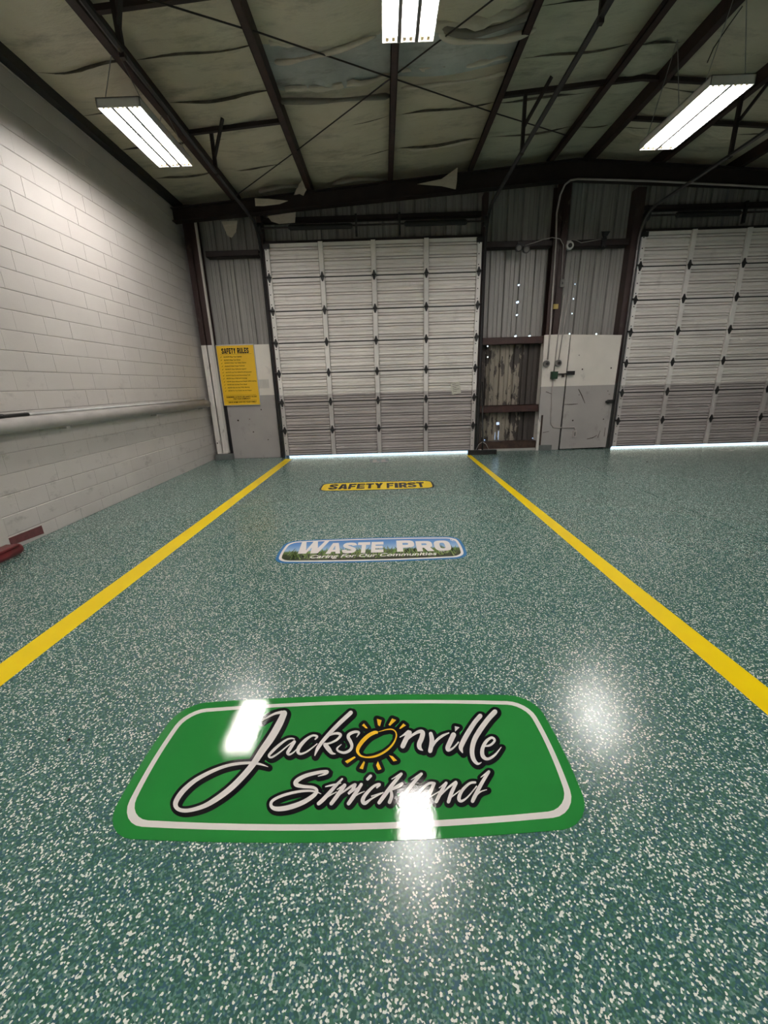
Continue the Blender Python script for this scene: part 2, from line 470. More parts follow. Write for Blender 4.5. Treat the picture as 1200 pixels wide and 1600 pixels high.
# girts, jambs, columns
def gbox(name, mat, *a): return MB().box(*a).build(name, mat, wb)
def chan(name, mat, x0, x1, z0, z1, y0=D - .02, y1=D + .17):     # channel girt: web with two flanges
    b = MB(); b.box(x0, x1, y0, y0 + .008, z0, z1); b.box(x0, x1, y0, y1, z1 - .008, z1); b.box(x0, x1, y0, y1, z0, z0 + .008)
    return b.build(name, mat, wb)
chan('girt', 'dark_steel', -3.45, -2.40, 4.03, 4.13)
chan('girt', 'dark_steel', 2.11, 3.40, 4.03, 4.135)
chan('girt', 'dark_steel', 3.67, 4.90, 4.0, 4.115)
chan('girt', 'red_steel', 2.11, 3.40, 2.255, 2.395, D + .02)
chan('girt', 'red_steel', 2.11, 3.40, .855, 1.006, D + .0)
chan('girt', 'dark_steel', -2.27, 2.0, 4.60, 4.68, D + .06)
chan('girt', 'dark_steel', 5.1, 9.4, 4.60, 4.68, D + .06)
gbox('sill', 'sill', 2.11, 3.42, D + .03, D + .2, .05, .21)
gbox('sill', 'concrete', 2.11, 3.42, D + .0, D + .2, 0, .05)
for x in (2.32, 3.02):           # loose vertical battens in the weathered bay
    gbox('batten', 'peel', x, x + .025, D + .10, D + .14, .22, 2.26)
def hcol(name, mat, x0, x1, z1, y0=D - .06, y1=D + .16):
    b = MB(); w = x1 - x0
    b.box(x0, x1, y0, y0 + .012, 0, z1); b.box(x0, x1, y1 - .012, y1, 0, z1); b.box(x0 + w * .46, x0 + w * .54, y0, y1, 0, z1)
    return b.build(name, mat, wb)
hcol('column', 'col', -3.80, -3.56, 4.9)
gbox('column_edge', 'white_paint', -3.565, -3.525, D - .07, D - .03, .15, 4.62)
gbox('dark_gap', 'black_steel', -3.53, -3.45, D + .0, D + .02, .12, 2.42)  # black strip in place of the shade between column and panel
hcol('column', 'col', 3.40, 3.66, 5.05)
pb = MB(); pb.box(-3.83, -3.45, D - .14, D + .02, 0, .13)
pb.build('column_base', 'plinth', wb)
MB().box(3.46, 3.74, D - .09, D - .02, 0, .12).build('column_base', 'plinth', wb)
for x0, x1, m in ((-2.375, -2.285, 'jamb'), (2.02, 2.105, 'jamb'), (4.93, 5.10, 'jamb'), (9.41, 9.53, 'jamb')):
    b = MB(); b.box(x0, x1, D - .03, D + .22, 0, 4.95); b.build('door_jamb', m, wb)
for x0, x1 in DX.values(): gbox('door_header', 'dark_steel', x0 - .02, x1 + .02, D + .065, D + .22, 4.19, 4.29)
# painted lower panels
def panel(x0, x1, z0, z1, y0=D - .012):
    b = MB(); b.box(x0, x1, y0, y0 + .05, z0, z1); return b.build('lower_panel', 'panel', wb)
panel(-3.455, -2.385, .005, 2.40)
b = MB()
b.prism([(3.40, .70), (3.44, .62), (3.46, .78), (3.475, .005), (3.895, .005), (3.908, 2.405), (3.375, 2.405)], lambda u, v, s: (u, D - .072 + .03 * s, v))
b.build('lower_panel', 'panel', wb)
b = MB()
b.prism([(3.935, .02), (4.96, .035), (4.975, 1.0), (4.985, 2.36), (3.926, 2.40)], lambda u, v, s: (u, D - .072 + .03 * s, v))
b.build('lower_panel', 'panel', wb)
gbox('dark_gap', 'black', 3.88, 3.95, D - .040, D - .03, .0, 2.40)
gbox('dark_gap', 'sill', 3.455, 3.492, D - .078, D - .071, .12, .78)
gbox('junction_plate', 'white_paint', -2.70, -2.48, D - .022, D - .012, 1.52, 1.70)
# bolt holes and scuffs in the painted panels
for qx, qy, r in ((910, 577, .016), (955, 575, .016), (895, 657, .018), (943, 655, .014), (905, 555, .010), (950, 611, .010), (952, 616, .008), (905, 617, .010),
                  (372, 657, .020), (390, 655, .010), (396, 675, .014), (408, 640, .014), (419, 687, .012), (341, 692, .016)):
    c = bk(qx, qy, .075 if qx > 800 else .014); y_ = D - (.0735 if qx > 800 else (.0625 if qx < 350 else .0135))
    b = MB(); b.tube([(c.x, y_ + .001, c.z), (c.x, y_, c.z)], r, 8); b.build('bolt_hole', 'grit', wb)
for pts in (((917, 686), (926, 684), (933, 680)), ((934, 684), (938, 673)), ((944, 682), (946, 668)), ((949, 684), (952, 678)), ((904, 608), (909, 618), (914, 630)), ((882, 632), (893, 632), (903, 631)), ((848, 676), (858, 674)), ((853, 612), (863, 616))):
    b = MB(); V = [bk(*q, .075) for q in pts]
    b.tube([(v.x, D - .0725, v.z) for v in V], [.006] + [.009] * (len(V) - 2) + [.004], 5); b.build('scuff', 'sill', wb)
# wall closing strip behind everything so that daylight only enters by the gaps
gbox('outer_lining', 'roofdeck', -3.95, -2.30, D + .24, D + .26, 0, 5.3)

# other walls (outside the frame)
b = MB(); b.box(XR, XR + .2, YR, D + .3, 0, 5.6)
tag(b.build('wall_right', 'rear'), kind='structure')
b = MB(); b.box(XL - .2, XR + .2, YR - .2, YR, 0, 5.6)
tag(b.build('wall_rear', 'rear'), kind='structure')

# ------------------------------------------------------------------ sectional overhead doors
JZ = [.045, .60, 1.20, 1.80, 2.405, 3.01, 3.615, 4.23]
def section_profile(h):
    p = [(0, .055), (.012, .05), (.0125, -.014), (.022, -.014)]
    for c in (.15, .485, .82):
        for q in (c * h - .024, c * h + .024):
            p += [(q - .010, -.014), (q - .008, .034), (q + .008, .034), (q + .010, -.014)]
        if c < .8: p += [((c + .13) * h, -.014), ((c + .150) * h, .006), ((c + .172) * h, .006), ((c + .19) * h, -.014)]
    p += [(h - .018, -.014), (h - .0125, -.014), (h - .012, .05), (h, .055)]
    return p
def overhead_door(name, x0, x1, label, stiles, track_left=True, track_right=True):
    root = thing(name, ((x0 + x1) / 2, D, 0), label, kind='structure')
    YD = D - .015
    hb = MB()
    hm = {}
    for i in range(7):
        z0, z1 = JZ[i], JZ[i + 1]
        pr_ = section_profile(z1 - z0)
        b = MB(); n = len(pr_)
        edges = [x0 + .003] + [e for q in stiles for e in (q - .056, q + .056)] + [x1 - .003]
        edges[0] += .09; edges[-1] -= .09
        for xa, xb in zip(edges[::2], edges[1::2]):
            b.add([(x, YD + y, z0 + z) for x in (xa, xb) for z, y in pr_], [(k, n + k, n + k + 1, k + 1) for k in range(n - 1)])
            b.add([(x, YD + y, z) for x in (xa, xb) for z in (z0 + .008, z1 - .008) for y in (-.014, .055)], [(0, 1, 3, 2), (4, 6, 7, 5)])
        b.box(x0, x1, YD + .055, YD + .075, z0 + .001, z1 - .001)
        sec = b.build('section', 'door', root)
        for k, sx in enumerate([x0 + .045] + stiles + [x1 - .045]):
            w = .045 if 0 < k < len(stiles) + 1 else .042
            s_ = MB()
            zt_ = z1 - (.09 if (i == 6 and w == .042) else .006)
            s_.add([(sx - w, YD - .010, z0 + .004), (sx - w, YD - .045, z0 + .004), (sx + w, YD - .045, z0 + .004), (sx + w, YD - .010, z0 + .004),
                    (sx - w, YD - .010, zt_), (sx - w, YD - .045, zt_), (sx + w, YD - .045, zt_), (sx + w, YD - .010, zt_)],
                   [(0, 1, 5, 4), (1, 2, 6, 5), (2, 3, 7, 6), (3, 2, 1, 0), (4, 5, 6, 7)])
            st_ = s_.build('stile', 'stile', sec)
    # diamond hinges on every joint; end ones carry rollers
    hp = [(-.046, 0), (-.03, -.05), (-.012, -.10), (.012, -.10), (.03, -.05), (.046, 0), (.03, .045), (.010, .10), (-.010, .10), (-.03, .045)]
    hbm = MB()
    hp = [(u * .9, v * .85) for u, v in hp]
    hbm.prism(hp, lambda u, v, s: (u, -.046 - .012 * (1 - s), v))
    hbm.tube([(-.045, -.062, 0), (.045, -.062, 0)], .012, 8)
    hme = hbm.mesh('hinge', 'black_steel')
    for z in JZ[1:7]:
        for sx in stiles:
            inst(hme, 'hinge', root, (sx - root.location.x, YD - D, z))
        for sx, sg in ((x0 + .045, -1), (x1 - .045, 1)):
            h_ = inst(hme, 'hinge', root, (sx - root.location.x, YD - D, z))
            MB().tube([(sx, YD - .05, z + .02), (sx + sg * .085, YD - .05, z + .02)], .014, 8).build('roller_pin', 'black_steel', h_)
    bolt = MB(); bolt.box(-.009, .009, -.006, .003, -.009, .009); bme = bolt.mesh('bolt', 'black_steel')
    for i in range(7):
        for sx in (x0 + .045, x1 - .045):
            for fz in (.2, .5, .8):
                inst(bme, 'bolt', root, (sx - root.location.x - .01, YD - .047 - D, JZ[i] + fz * (JZ[i + 1] - JZ[i])))
    for sx in (x0 + .05, x1 - .05):
        MB().box(sx - .06, sx + .06, YD - .07, YD - .03, 4.12, 4.20).build('top_bracket', 'black_steel', root)
    MB().box(x0, x1, YD - .005, YD + .03, .035, .06).build('bottom_seal', 'rubber', root)
    for z in JZ[1:7]: MB().box(x0 + .09, x1 - .09, YD + .004, YD + .05, z - .010, z + .010).build('joint_shade', 'rubber', root)  # black strip set behind each section joint, standing in for its shade
    # tracks: straight up, a bend, then back under the roof
    for flag, tx, zt_ in ((track_left, x0 - .062, 4.50), (track_right, x1 + .062, 4.62)):
        if not flag: continue
        pts = [(tx, D - .07, .02), (tx, D - .07, 4.05)]
        for k in range(1, 7):
            a = k / 6 * math.pi / 2
            pts.append((tx, D - .07 - .40 * (1 - math.cos(a)), 4.05 + (zt_ - 4.05) * math.sin(a)))
        pts += [(tx, 7.2, zt_ + .01), (tx, 5.2, zt_ + .03), (tx, 4.2, zt_ + .05)]
        t_ = MB()
        t_.tube(pts, .030, 6)
        t_.build('track', 'track' if flag == 'g' else 'black_steel', root)
        for hy in (7.05, 4.85):
            zc = zb(tx) + .09
            hb_ = MB()
            hb_.bar((tx, hy, zt_ - .02), (tx, hy, zc), .045, .045)
            hb_.build('track_hanger', 'dark_steel', root)
            hb_ = MB(); hb_.bar((tx, hy + .01, (zt_ + zc) / 2 - .05), (tx + .26, hy - .25, zc + .02), .035, .035)
            hb_.build('track_brace', 'dark_steel', root)
    # torsion shaft with two springs
    sy_ = D - .16
    MB().tube([(x0 - .05, sy_, 4.44), (x1 + .05, sy_, 4.44)], .016, 8).build('torsion_shaft', 'dark_steel', root)
    for a_, b2 in ((x0 + .53, x0 + 1.76), (x0 + 2.75, x0 + 3.95)):
        s_ = MB(); q = []; nn = 90
        s_.tube([(a_, sy_, 4.44), (a_ + .03, sy_, 4.44), (b2 - .03, sy_, 4.43), (b2, sy_, 4.43)], [.03, .045, .045, .03], 12)
        for k in range(nn):
            xx = a_ + .03 + (b2 - a_ - .06) * k / nn
            s_.tube([(xx, sy_, 4.436), (xx + .006, sy_, 4.436)], .05, 10, False)
        s_.build('torsion_spring', 'black_steel', root)
    for xx in (x0 + 1.83, x0 + 2.66):
        MB().box(xx - .02, xx + .02, sy_ - .03, sy_ + .03, 4.26, 4.62).build('shaft_bracket', 'black_steel', root)
    for xx in (x0 - .02, x1 + .02):
        MB().tube([(xx - .03, sy_, 4.44), (xx + .03, sy_, 4.44)], .09, 16).build('cable_drum', 'black_steel', root)
    return root
d1 = overhead_door('door_1', *DX[1], 'closed white and grey ribbed sectional door between the yellow lines', [-1.165, -.13, .915])
d2 = overhead_door('door_2', *DX[2], 'closed white and grey ribbed sectional door at the right edge', [6.14, 7.21, 8.30], 'g')

# things hung on the far wall and the door
pa = MB(); cs = [bk(704, 598, .05), bk(719, 596, .05), bk(720.5, 614, .05), bk(706.5, 617, .05)]
pa.add([(c.x, D - .036, c.z) for c in cs] + [(c.x, D - .033, c.z) for c in cs], [(3, 2, 1, 0), (4, 5, 6, 7), (0, 1, 5, 4), (1, 2, 6, 5), (2, 3, 7, 6), (3, 0, 4, 7)])
pn = thing('paper_note', (1.57, D - .036, 1.29), 'small tilted white paper note stuck on the closed door', 'paper')
pa.build('sheet', 'paper', pn)
for k in range(5):
    a_ = cs[0].lerp(cs[3], .18 + .15 * k); b2 = cs[1].lerp(cs[2], .18 + .15 * k); q0, q1 = a_.lerp(b2, .15), a_.lerp(b2, .55 + .3 * ((k * 3) % 2))
    b = MB(); b.add([(q0.x, D - .0375, q0.z), (q1.x, D - .0375, q1.z), (q1.x, D - .0375, q1.z + .010), (q0.x, D - .0375, q0.z + .010)], [(0, 1, 2, 3)]); b.build('printed_line', 'grey_box', pn)

# ------------------------------------------------------------------ roof: purlins, rafter, insulation
ce = thing('ceiling', (RIDGE, 2, 5.0), 'low-pitched roof with dark purlins and sagging pale insulation', kind='structure')
b = MB()
for xa, xb in ((XL - .25, RIDGE), (RIDGE, XR + .25)):
    za, zc = zb(xa) + .26, zb(xb) + .26
    b.add([(xa, YR - .2, za), (xb, YR - .2, zc), (xb, D + .32, zc), (xa, D + .32, za), (xa, YR - .2, za + .06), (xb, YR - .2, zc + .06), (xb, D + .32, zc + .06), (xa, D + .32, za + .06)],
          [(3, 2, 1, 0), (4, 5, 6, 7), (0, 1, 5, 4), (1, 2, 6, 5), (2, 3, 7, 6), (3, 0, 4, 7)])
b.build('roof_deck', 'roofdeck', ce)
PX = [-2.66, -1.24, .27, 1.73, 3.20, 3.88, 5.15, 6.60, 8.05, 9.50]
def zpur(x, z0, depth=.20, fl_=.085, t=.012, s=1):
    b = MB()
    b.box(x - t / 2, x + t / 2, YR, D + .1, z0, z0 + depth)
    b.box(x - (fl_ if s > 0 else 0), x + (0 if s > 0 else fl_), YR, D + .1, z0, z0 + t)
    b.box(x - (0 if s > 0 else fl_), x + (fl_ if s > 0 else 0), YR, D + .1, z0 + depth - t, z0 + depth)
    b.box(x - fl_ * (1 if s > 0 else 0) - (0 if s > 0 else -fl_ + .01), x - fl_ * (1 if s > 0 else 0) + (.01 if s > 0 else fl_), YR, D + .1, z0, z0 + .025)
    return b.build('purlin', 'roof_steel', ce)
for x in PX: zpur(x, zb(x), s=1 if x < RIDGE else -1)
MB().box(XL - .02, XL + .10, YR, D + .1, 4.84, 5.02).build('eave_strut', 'black_steel', ce)
# rafter (tapered I beam) just inside the far wall
b = MB()
for xa, xb, da, db in ((XL, RIDGE, .22, .31), (RIDGE, XR, .31, .22)):
    n = 8
    for i in range(n):
        u0, u1 = i / n, (i + 1) / n
        X0, X1 = xa + (xb - xa) * u0, xa + (xb - xa) * u1
        t0, t1 = zb(X0), zb(X1); q0, q1 = t0 - (da + (db - da) * u0), t1 - (da + (db - da) * u1)
        for y0, y1, o0, o1 in ((D - .20, D - .19, None, None), (D - .28, D - .11, 0, .014), (D - .28, D - .11, None, .014)):
            if o1 is None: zs = (q0, q1, t0, t1)
            elif o0 == 0: zs = (t0 - .014, t1 - .014, t0, t1)
            else: zs = (q0, q1, q0 + .014, q1 + .014)
            b.add([(X0, y0, zs[0]), (X1, y0, zs[1]), (X1, y1, zs[1]), (X0, y1, zs[0]), (X0, y0, zs[2]), (X1, y0, zs[3]), (X1, y1, zs[3]), (X0, y1, zs[2])],
                  [(3, 2, 1, 0), (4, 5, 6, 7), (0, 1, 5, 4), (1, 2, 6, 5), (2, 3, 7, 6), (3, 0, 4, 7)])
b.build('rafter', 'dark_steel', ce)
# second rafter far behind the camera
MB().box(XL, XR, -2.2, -2.0, 4.55, 4.85).build('rafter', 'dark_steel', ce)
# insulation blankets, one per bay and length
SEAM = [YR, -4.5, -2.6, -.8, .9, 2.3, 3.6, 4.75, 5.80, 6.55, 7.36, 8.25, D + .15]
bays = [XL + .05] + PX + [XR]
def insul(x0, x1, y0, y1, mat, i, j):
    nx, ny = 9, 7
    rr_ = random.Random(i * 57 + j)
    ph = [rr_.uniform(0, 6.28) for _ in range(6)]
    sag = rr_.uniform(.035, .075)
    b = MB(); vs = []
    for a in range(ny + 1):
        for c in range(nx + 1):
            u, v = c / nx, a / ny
            x = x0 + (x1 - x0) * u; y = y0 - .02 + (y1 - y0 + .04) * v
            z = min(zb(x0), zb(x1)) + (zb(x) - min(zb(x0), zb(x1))) + .172
            z -= sag * math.sin(math.pi * u) * (.6 + .4 * math.sin(2 * v + ph[0])) * (1 + .5 * (v - .5))
            z -= .014 * math.sin(math.pi * u) * math.sin(6.2 * u + ph[1]) * math.sin(5 * v + ph[2])
            e = min(v, 1 - v)
            if e < .02: z += (.03 if v < .5 else -.025) * math.sin(math.pi * u) * (1 + .6 * math.sin(5 * u + ph[3]))
            y += .05 * math.sin(math.pi * u) * math.sin(3 * u + ph[4]) * (1 if e < .02 else .3)
            vs.append((x, y, z))
    w = nx + 1
    b.add(vs, [(a * w + c, (a + 1) * w + c, (a + 1) * w + c + 1, a * w + c + 1) for a in range(ny) for c in range(nx)])
    return b.build('insulation_blanket', mat, ce, True)
for i in range(len(bays) - 1):
    for j in range(len(SEAM) - 1):
        x0, x1 = bays[i], bays[i + 1]
        m = 'insul'
        if i in (2, 3) and j == 8: m = 'insul_s'
        elif i in (4, 5) and j > 5: m = 'insul_g'
        elif i == 7 and j in (7, 8): m = 'insul_s'
        insul(x0, x1, SEAM[j], SEAM[j + 1], m, i, j)
# torn flaps of facing hanging down
def flap(pts, name='torn_facing', th=.006):
    n = len(pts); b = MB()
    b.add([Vector(p) for p in pts] + [Vector(p) + Vector((.0, .004, th)) for p in pts],
          [tuple(range(n)), tuple(range(n, 2 * n))[::-1]] + [(i, n + i, n + (i + 1) % n, (i + 1) % n) for i in range(n)])
    return b.build(name, 'flap', ce)
def px(ax, v, *q): return [on(ax, v, *a) for a in q]
flap(px(1, D - .32, (652, 288), (690, 280), (715, 262), (714, 283), (712, 296), (690, 291)))
flap(px(1, D - .34, (459, 305), (466, 290), (473, 281), (479, 296), (474, 306), (468, 303)))
flap(px(1, D - .34, (398, 310), (420, 311), (450, 314), (437, 319), (412, 322), (399, 322)))
flap(px(1, D - .1, (346, 346), (371, 345), (369, 362), (362, 372), (355, 368)))
flap(px(1, D - .1, (418, 338), (462, 332), (461, 348), (436, 350), (424, 346)))
flap(px(1, D - .1, (815, 286), (832, 285), (824, 294), (818, 293)))
def drape(y, x0, x1, drop, n=14, seed=1):
    r2 = random.Random(seed); b = MB(); vs = []
    for i in range(n + 1):
        u = i / n; x = x0 + (x1 - x0) * u; z = zb(x) + .17
        d = drop * math.sin(math.pi * min(1, max(.06, u))) ** .7 * r2.uniform(.7, 1.15)
        vs += [(x, y, z), (x, y - .05 - .05 * r2.random(), z - d * .5), (x, y - .01, z - d)]
    b.add(vs, [(3 * i + k, 3 * i + 3 + k, 3 * i + 4 + k, 3 * i + 1 + k) for i in range(n) for k in range(2)])
    return b.build('torn_facing', 'flap', ce, True)
drape(5.82, -1.15, .20, .12, seed=3)
drape(5.78, .33, 1.68, .15, seed=4)
drape(6.57, -1.15, .2, .07, seed=5)
drape(6.50, .33, 1.68, .06, seed=6)
drape(8.30, .33, 1.68, .06, seed=8)
def seam(i, j):
    r2 = random.Random(i * 31 + j); x0, x1, y = bays[i] + .02, bays[i + 1] - .02, SEAM[j]
    n = 16; b = MB(); vs = []; bow = r2.uniform(.02, .10); ph = r2.uniform(0, 6)
    for k in range(n + 1):
        u = k / n; x = x0 + (x1 - x0) * u
        z = zb(x) + .172 - (.05 + .03 * r2.random() * 0 + bow * .25) * math.sin(math.pi * u)
        yy = y - bow * math.sin(math.pi * u) + .02 * math.sin(7 * u + ph)
        h = .004 + .018 * max(0, math.sin(5 * u + ph)) * r2.uniform(.6, 1.2) * math.sin(math.pi * u)
        vs += [(x, yy - .006, z + .03), (x, yy - .010 - h * .6, z - h), (x, yy + .006, z + .03)]
    b.add(vs, [(3 * k + a, 3 * k + 3 + a, 3 * k + 4 + a, 3 * k + 1 + a) for k in range(n) for a in range(2)])
    return b.build('insulation_seam', 'seam', ce, True)
for i in range(len(bays) - 2):
    for j in range(5, len(SEAM) - 1):
        if i in (2, 3) and j in (8, 9): continue
        seam(i, j)
def roll(pts, r, mat):
    P_ = smooth_pts([tuple(p) for p in pts], 5)
    b = MB(); b.tube(P_, [r * (.80 + .25 * math.sin(.55 * k)) * (.5 if k in (0, len(P_) - 1) else 1) for k in range(len(P_))], 8); return b.build('rolled_facing', mat, ce, True)
roll([on(2, zb(-1) + .10, 432, 158), on(2, zb(-.6) + .06, 500, 158), on(2, zb(-.2) + .07, 560, 154), on(2, zb(.2) + .10, 609, 150)], .035, 'insul_d')
roll([on(2, zb(.4) + .10, 627, 138), on(2, zb(.9) + .07, 690, 131), on(2, zb(1.3) + .08, 745, 124), on(2, zb(1.6) + .11, 795, 113)], .022, 'flap')
roll([on(2, zb(-.9) + .10, 429, 97), on(2, zb(-.6) + .04, 455, 96), on(2, zb(-.4) + .02, 490, 88), on(2, zb(-.2) + .03, 535, 76), on(2, zb(.0) + .08, 588, 56)], .028, 'flap')
roll([on(2, zb(.6) + .06, 686, 52), on(2, zb(.8) + .03, 715, 63), on(2, zb(1.2) + .02, 765, 64), on(2, zb(1.5) + .03, 805, 57), on(2, zb(1.68) + .04, 838, 46)], .040, 'flap')
roll([on(2, zb(.6) + .08, 690, 45), on(2, zb(1.0) + .05, 740, 52), on(2, zb(1.4) + .05, 800, 36), on(2, zb(1.7) + .08, 842, 14)], .045, 'insul_d')
roll([on(2, zb(-2) + .08, 405, 300), on(2, zb(-2) + .05, 430, 293), on(2, zb(-1.5) + .05, 455, 291), on(2, zb(-1.3) + .07, 470, 292)], .045, 'insul_d')
roll([on(2, zb(-.8) + .08, 520, 288), on(2, zb(-.5) + .05, 560, 280), on(2, zb(-.1) + .06, 605, 282)], .04, 'insul_d')
# cross bracing rods, struts
for a, c in (((-1.23, 5.40), (1.72, 7.30)), ((1.72, 4.95), (-1.22, 7.60)), ((-1.22, 7.6), (-2.6, 8.8)), ((1.72, 7.30), (3.2, 8.2)), ((-1.25, 5.4), (-2.6, 4.6))):
    MB().tube([(a[0], a[1], zb(a[0]) + .02), (c[0], c[1], zb(c[0]) + .02)], .008, 6).build('brace_rod', 'dark_steel', ce)
for x0, x1, y in ((-2.66, -1.24, 7.0), (1.73, 5.15, 7.05), (-2.66, -1.24, 5.05), (3.88, 6.6, 7.9)):
    for xa, xb in ([(x0, min(x1, RIDGE)), (RIDGE, x1)] if x1 > RIDGE > x0 else [(x0, x1)]):
        MB().bar((xa, y, zb(xa) + .085), (xb, y, zb(xb) + .085), .05, .05).build('strut', 'dark_steel', ce)

# ------------------------------------------------------------------ light fixtures
def fixture(cx, y0, label, groups, z=4.385):
    Wd, L, Hh = .46, 1.23, .085
    root = thing('light_fixture', (cx, y0 + L / 2, z), label, 'light fixture', 'ceiling light fixtures')
    b = MB(); t = .008; x0, x1, y1 = cx - Wd / 2, cx + Wd / 2, y0 + L
    b.box(x0, x1, y0, y1, z + Hh - t, z + Hh)
    b.box(x0, x0 + t, y0, y1, z, z + Hh); b.box(x1 - t, x1, y0, y1, z, z + Hh)
    b.box(x0, x1, y0, y0 + t, z, z + Hh); b.box(x0, x1, y1 - t, y1, z, z + Hh)
    b.build('housing', 'fixture', root)
    tot = sum(groups); gap = .048 if len(groups) > 2 else .055
    pitch = (Wd - .05 - gap * (len(groups) - 1)) / tot
    x = x0 + .025
    rf = MB(); n = 0
    tme = MB(); tme.tube([(0, -L / 2 + .05, 0), (0, L / 2 - .05, 0)], .0135, 10); tm = tme.mesh('lamp_tube', 'tube')
    hm = MB(); hm.box(-.012, .012, -.02, .02, -.016, .05); hme = hm.mesh('lamp_holder', 'holder')
    for g in groups:
        for k in range(g):
            xc = x + pitch / 2
            inst(tm, 'lamp_tube', root, (xc - cx, 0, .022))
            for s in (-1, 1): inst(hme, 'lamp_holder', root, (xc - cx, s * (L / 2 - .03), .026))
            x += pitch
        if g is not groups[-1] or n < len(groups) - 1:
            rf.prism([(x + .002, z + .07), (x + gap / 2 - .016, z - .001), (x + gap / 2 + .016, z - .001), (x + gap - .002, z + .07)], lambda u, v, s: (u, y0 + .01 + s * (L - .02), v))
            x += gap
        n += 1
    if rf.v: rf.build('reflector_ridge', 'grey_box', root)
    MB().box(x0 + .009, x1 - .009, y0 + .009, y1 - .009, z + .068, z + .072).build('reflector', 'reflector', root)
    for s in (-1, 1):
        yy = y0 + L / 2 + s * (L / 2 - .12); w_ = MB()
        top = (cx, yy - .0, zb(cx) + .1)
        for xx in (x0 + .02, x1 - .02): w_.tube([(xx, yy, z + Hh), top], .0045, 5)
        w_.build('hanger_wire', 'galv', root)
    return root
fixture(-2.70, 5.33, 'glowing fluorescent light fixture hanging next to the block wall', [2, 2, 2])
fixture(.295, 3.40, 'glowing fluorescent light fixture at the top centre, cut by the frame', [2, 2, 2])
fixture(3.70, 5.32, 'glowing fluorescent light fixture hanging near the right edge', [3, 3])
for cx, y0, lab in ((-2.70, -.6, 'fluorescent light fixture out of view above the block wall'), (3.70, -.6, 'fluorescent light fixture out of view behind on the ridge line'),
                    (.295, -3.2, 'fluorescent light fixture out of view at the rear of the bay'), (8.0, 2.4, 'fluorescent light fixture out of view over the right bay')):
    fixture(cx, y0, lab, [2, 2, 2])  # unseen fixtures, added for more light in the room

# ------------------------------------------------------------------ floor markings
def strip(name, label, pts, mat, z0=.0002, z1=.0016, cat='floor line', group=None):
    b = MB(); b.prism([(p[0], p[1]) for p in pts], lambda u, v, s: (u, v, z1 if s else z0))
    return tag(b.build(name, mat), label, cat, group)
def ln(xa, ya, xb, yb, y): return xa + (xb - xa) * (y - ya) / (yb - ya)
YF, YN = 8.93, -2.5
strip('yellow_line', 'yellow painted floor line on the side of the block wall', [
    (ln(-2.344, 2.03, -2.236, 8.9, YF), YF), (ln(-2.344, 2.03, -2.236, 8.9, YN), YN), (ln(-2.167, 1.837, -2.075, 8.9, YN), YN), (ln(-2.167, 1.837, -2.075, 8.9, YF), YF)], 'line', group='yellow floor lines')
ra, rb2 = fl(731.5, 713.5), fl(738.5, 713.5)
strip('yellow_line', 'yellow painted floor line ending by the push broom', [
    (ln(1.761, 1.514, ra.x, ra.y, 8.75), 8.75), (ln(1.761, 1.514, ra.x, ra.y, YN), YN), (ln(1.918, 1.689, rb2.x, rb2.y, YN), YN), (ln(1.918, 1.689, rb2.x, rb2.y, 8.75), 8.75)], 'line', group='yellow floor lines')

def barrel(cx, cy_, a, b_, bow, side, r, inset=0.0, n=12):
    """rounded plate with bowed edges, inset evenly"""
    a, b_ = a - inset, b_ - inset; r = max(.02, r - inset * .6)
    pts = []
    for sx, sy_, a0 in ((1, 1, 0), (-1, 1, 90), (-1, -1, 180), (1, -1, 270)):
        for k in range(7):
            t = math.radians(a0 + 90 * k / 6)
            pts.append((sx * (a - r) + r * math.cos(t), sy_ * (b_ - r) + r * math.sin(t)))
        # straight run to the next corner gets subdivided for the bow
        nx_ = {(1, 1): (-1, 1), (-1, 1): (-1, -1), (-1, -1): (1, -1), (1, -1): (1, 1)}[(sx, sy_)]
        t = math.radians(a0 + 90)
        p0 = pts[-1]; p1 = (nx_[0] * (a - r) + r * math.cos(t), nx_[1] * (b_ - r) + r * math.sin(t))
        pts += [(p0[0] + (p1[0] - p0[0]) * k / n, p0[1] + (p1[1] - p0[1]) * k / n) for k in range(1, n)]
    out = []
    for x, y in pts:
        fx, fy = x / a, y / b_
        out.append((cx + x + side * fx * (1 - fy * fy), cy_ + y + bow * fy * (1 - fx * fx)))
    return out
def plate(poly, z0, z1):
    b = MB(); b.prism(poly, lambda u, v, s: (u, v, z1 if s else z0)); return b
def ring(po, pi_, z0, z1):
    n = len(po); b = MB()
    vs = [(x, y, z) for z in (z0, z1) for P in (po, pi_) for x, y in P]
    fs = []
    for i in range(n):
        j = (i + 1) % n
        fs += [(2 * n + i, 2 * n + j, 3 * n + j, 3 * n + i), (i, j, 2 * n + j, 2 * n + i), (n + j, n + i, 3 * n + i, 3 * n + j)]
    b.add(vs, fs); return b
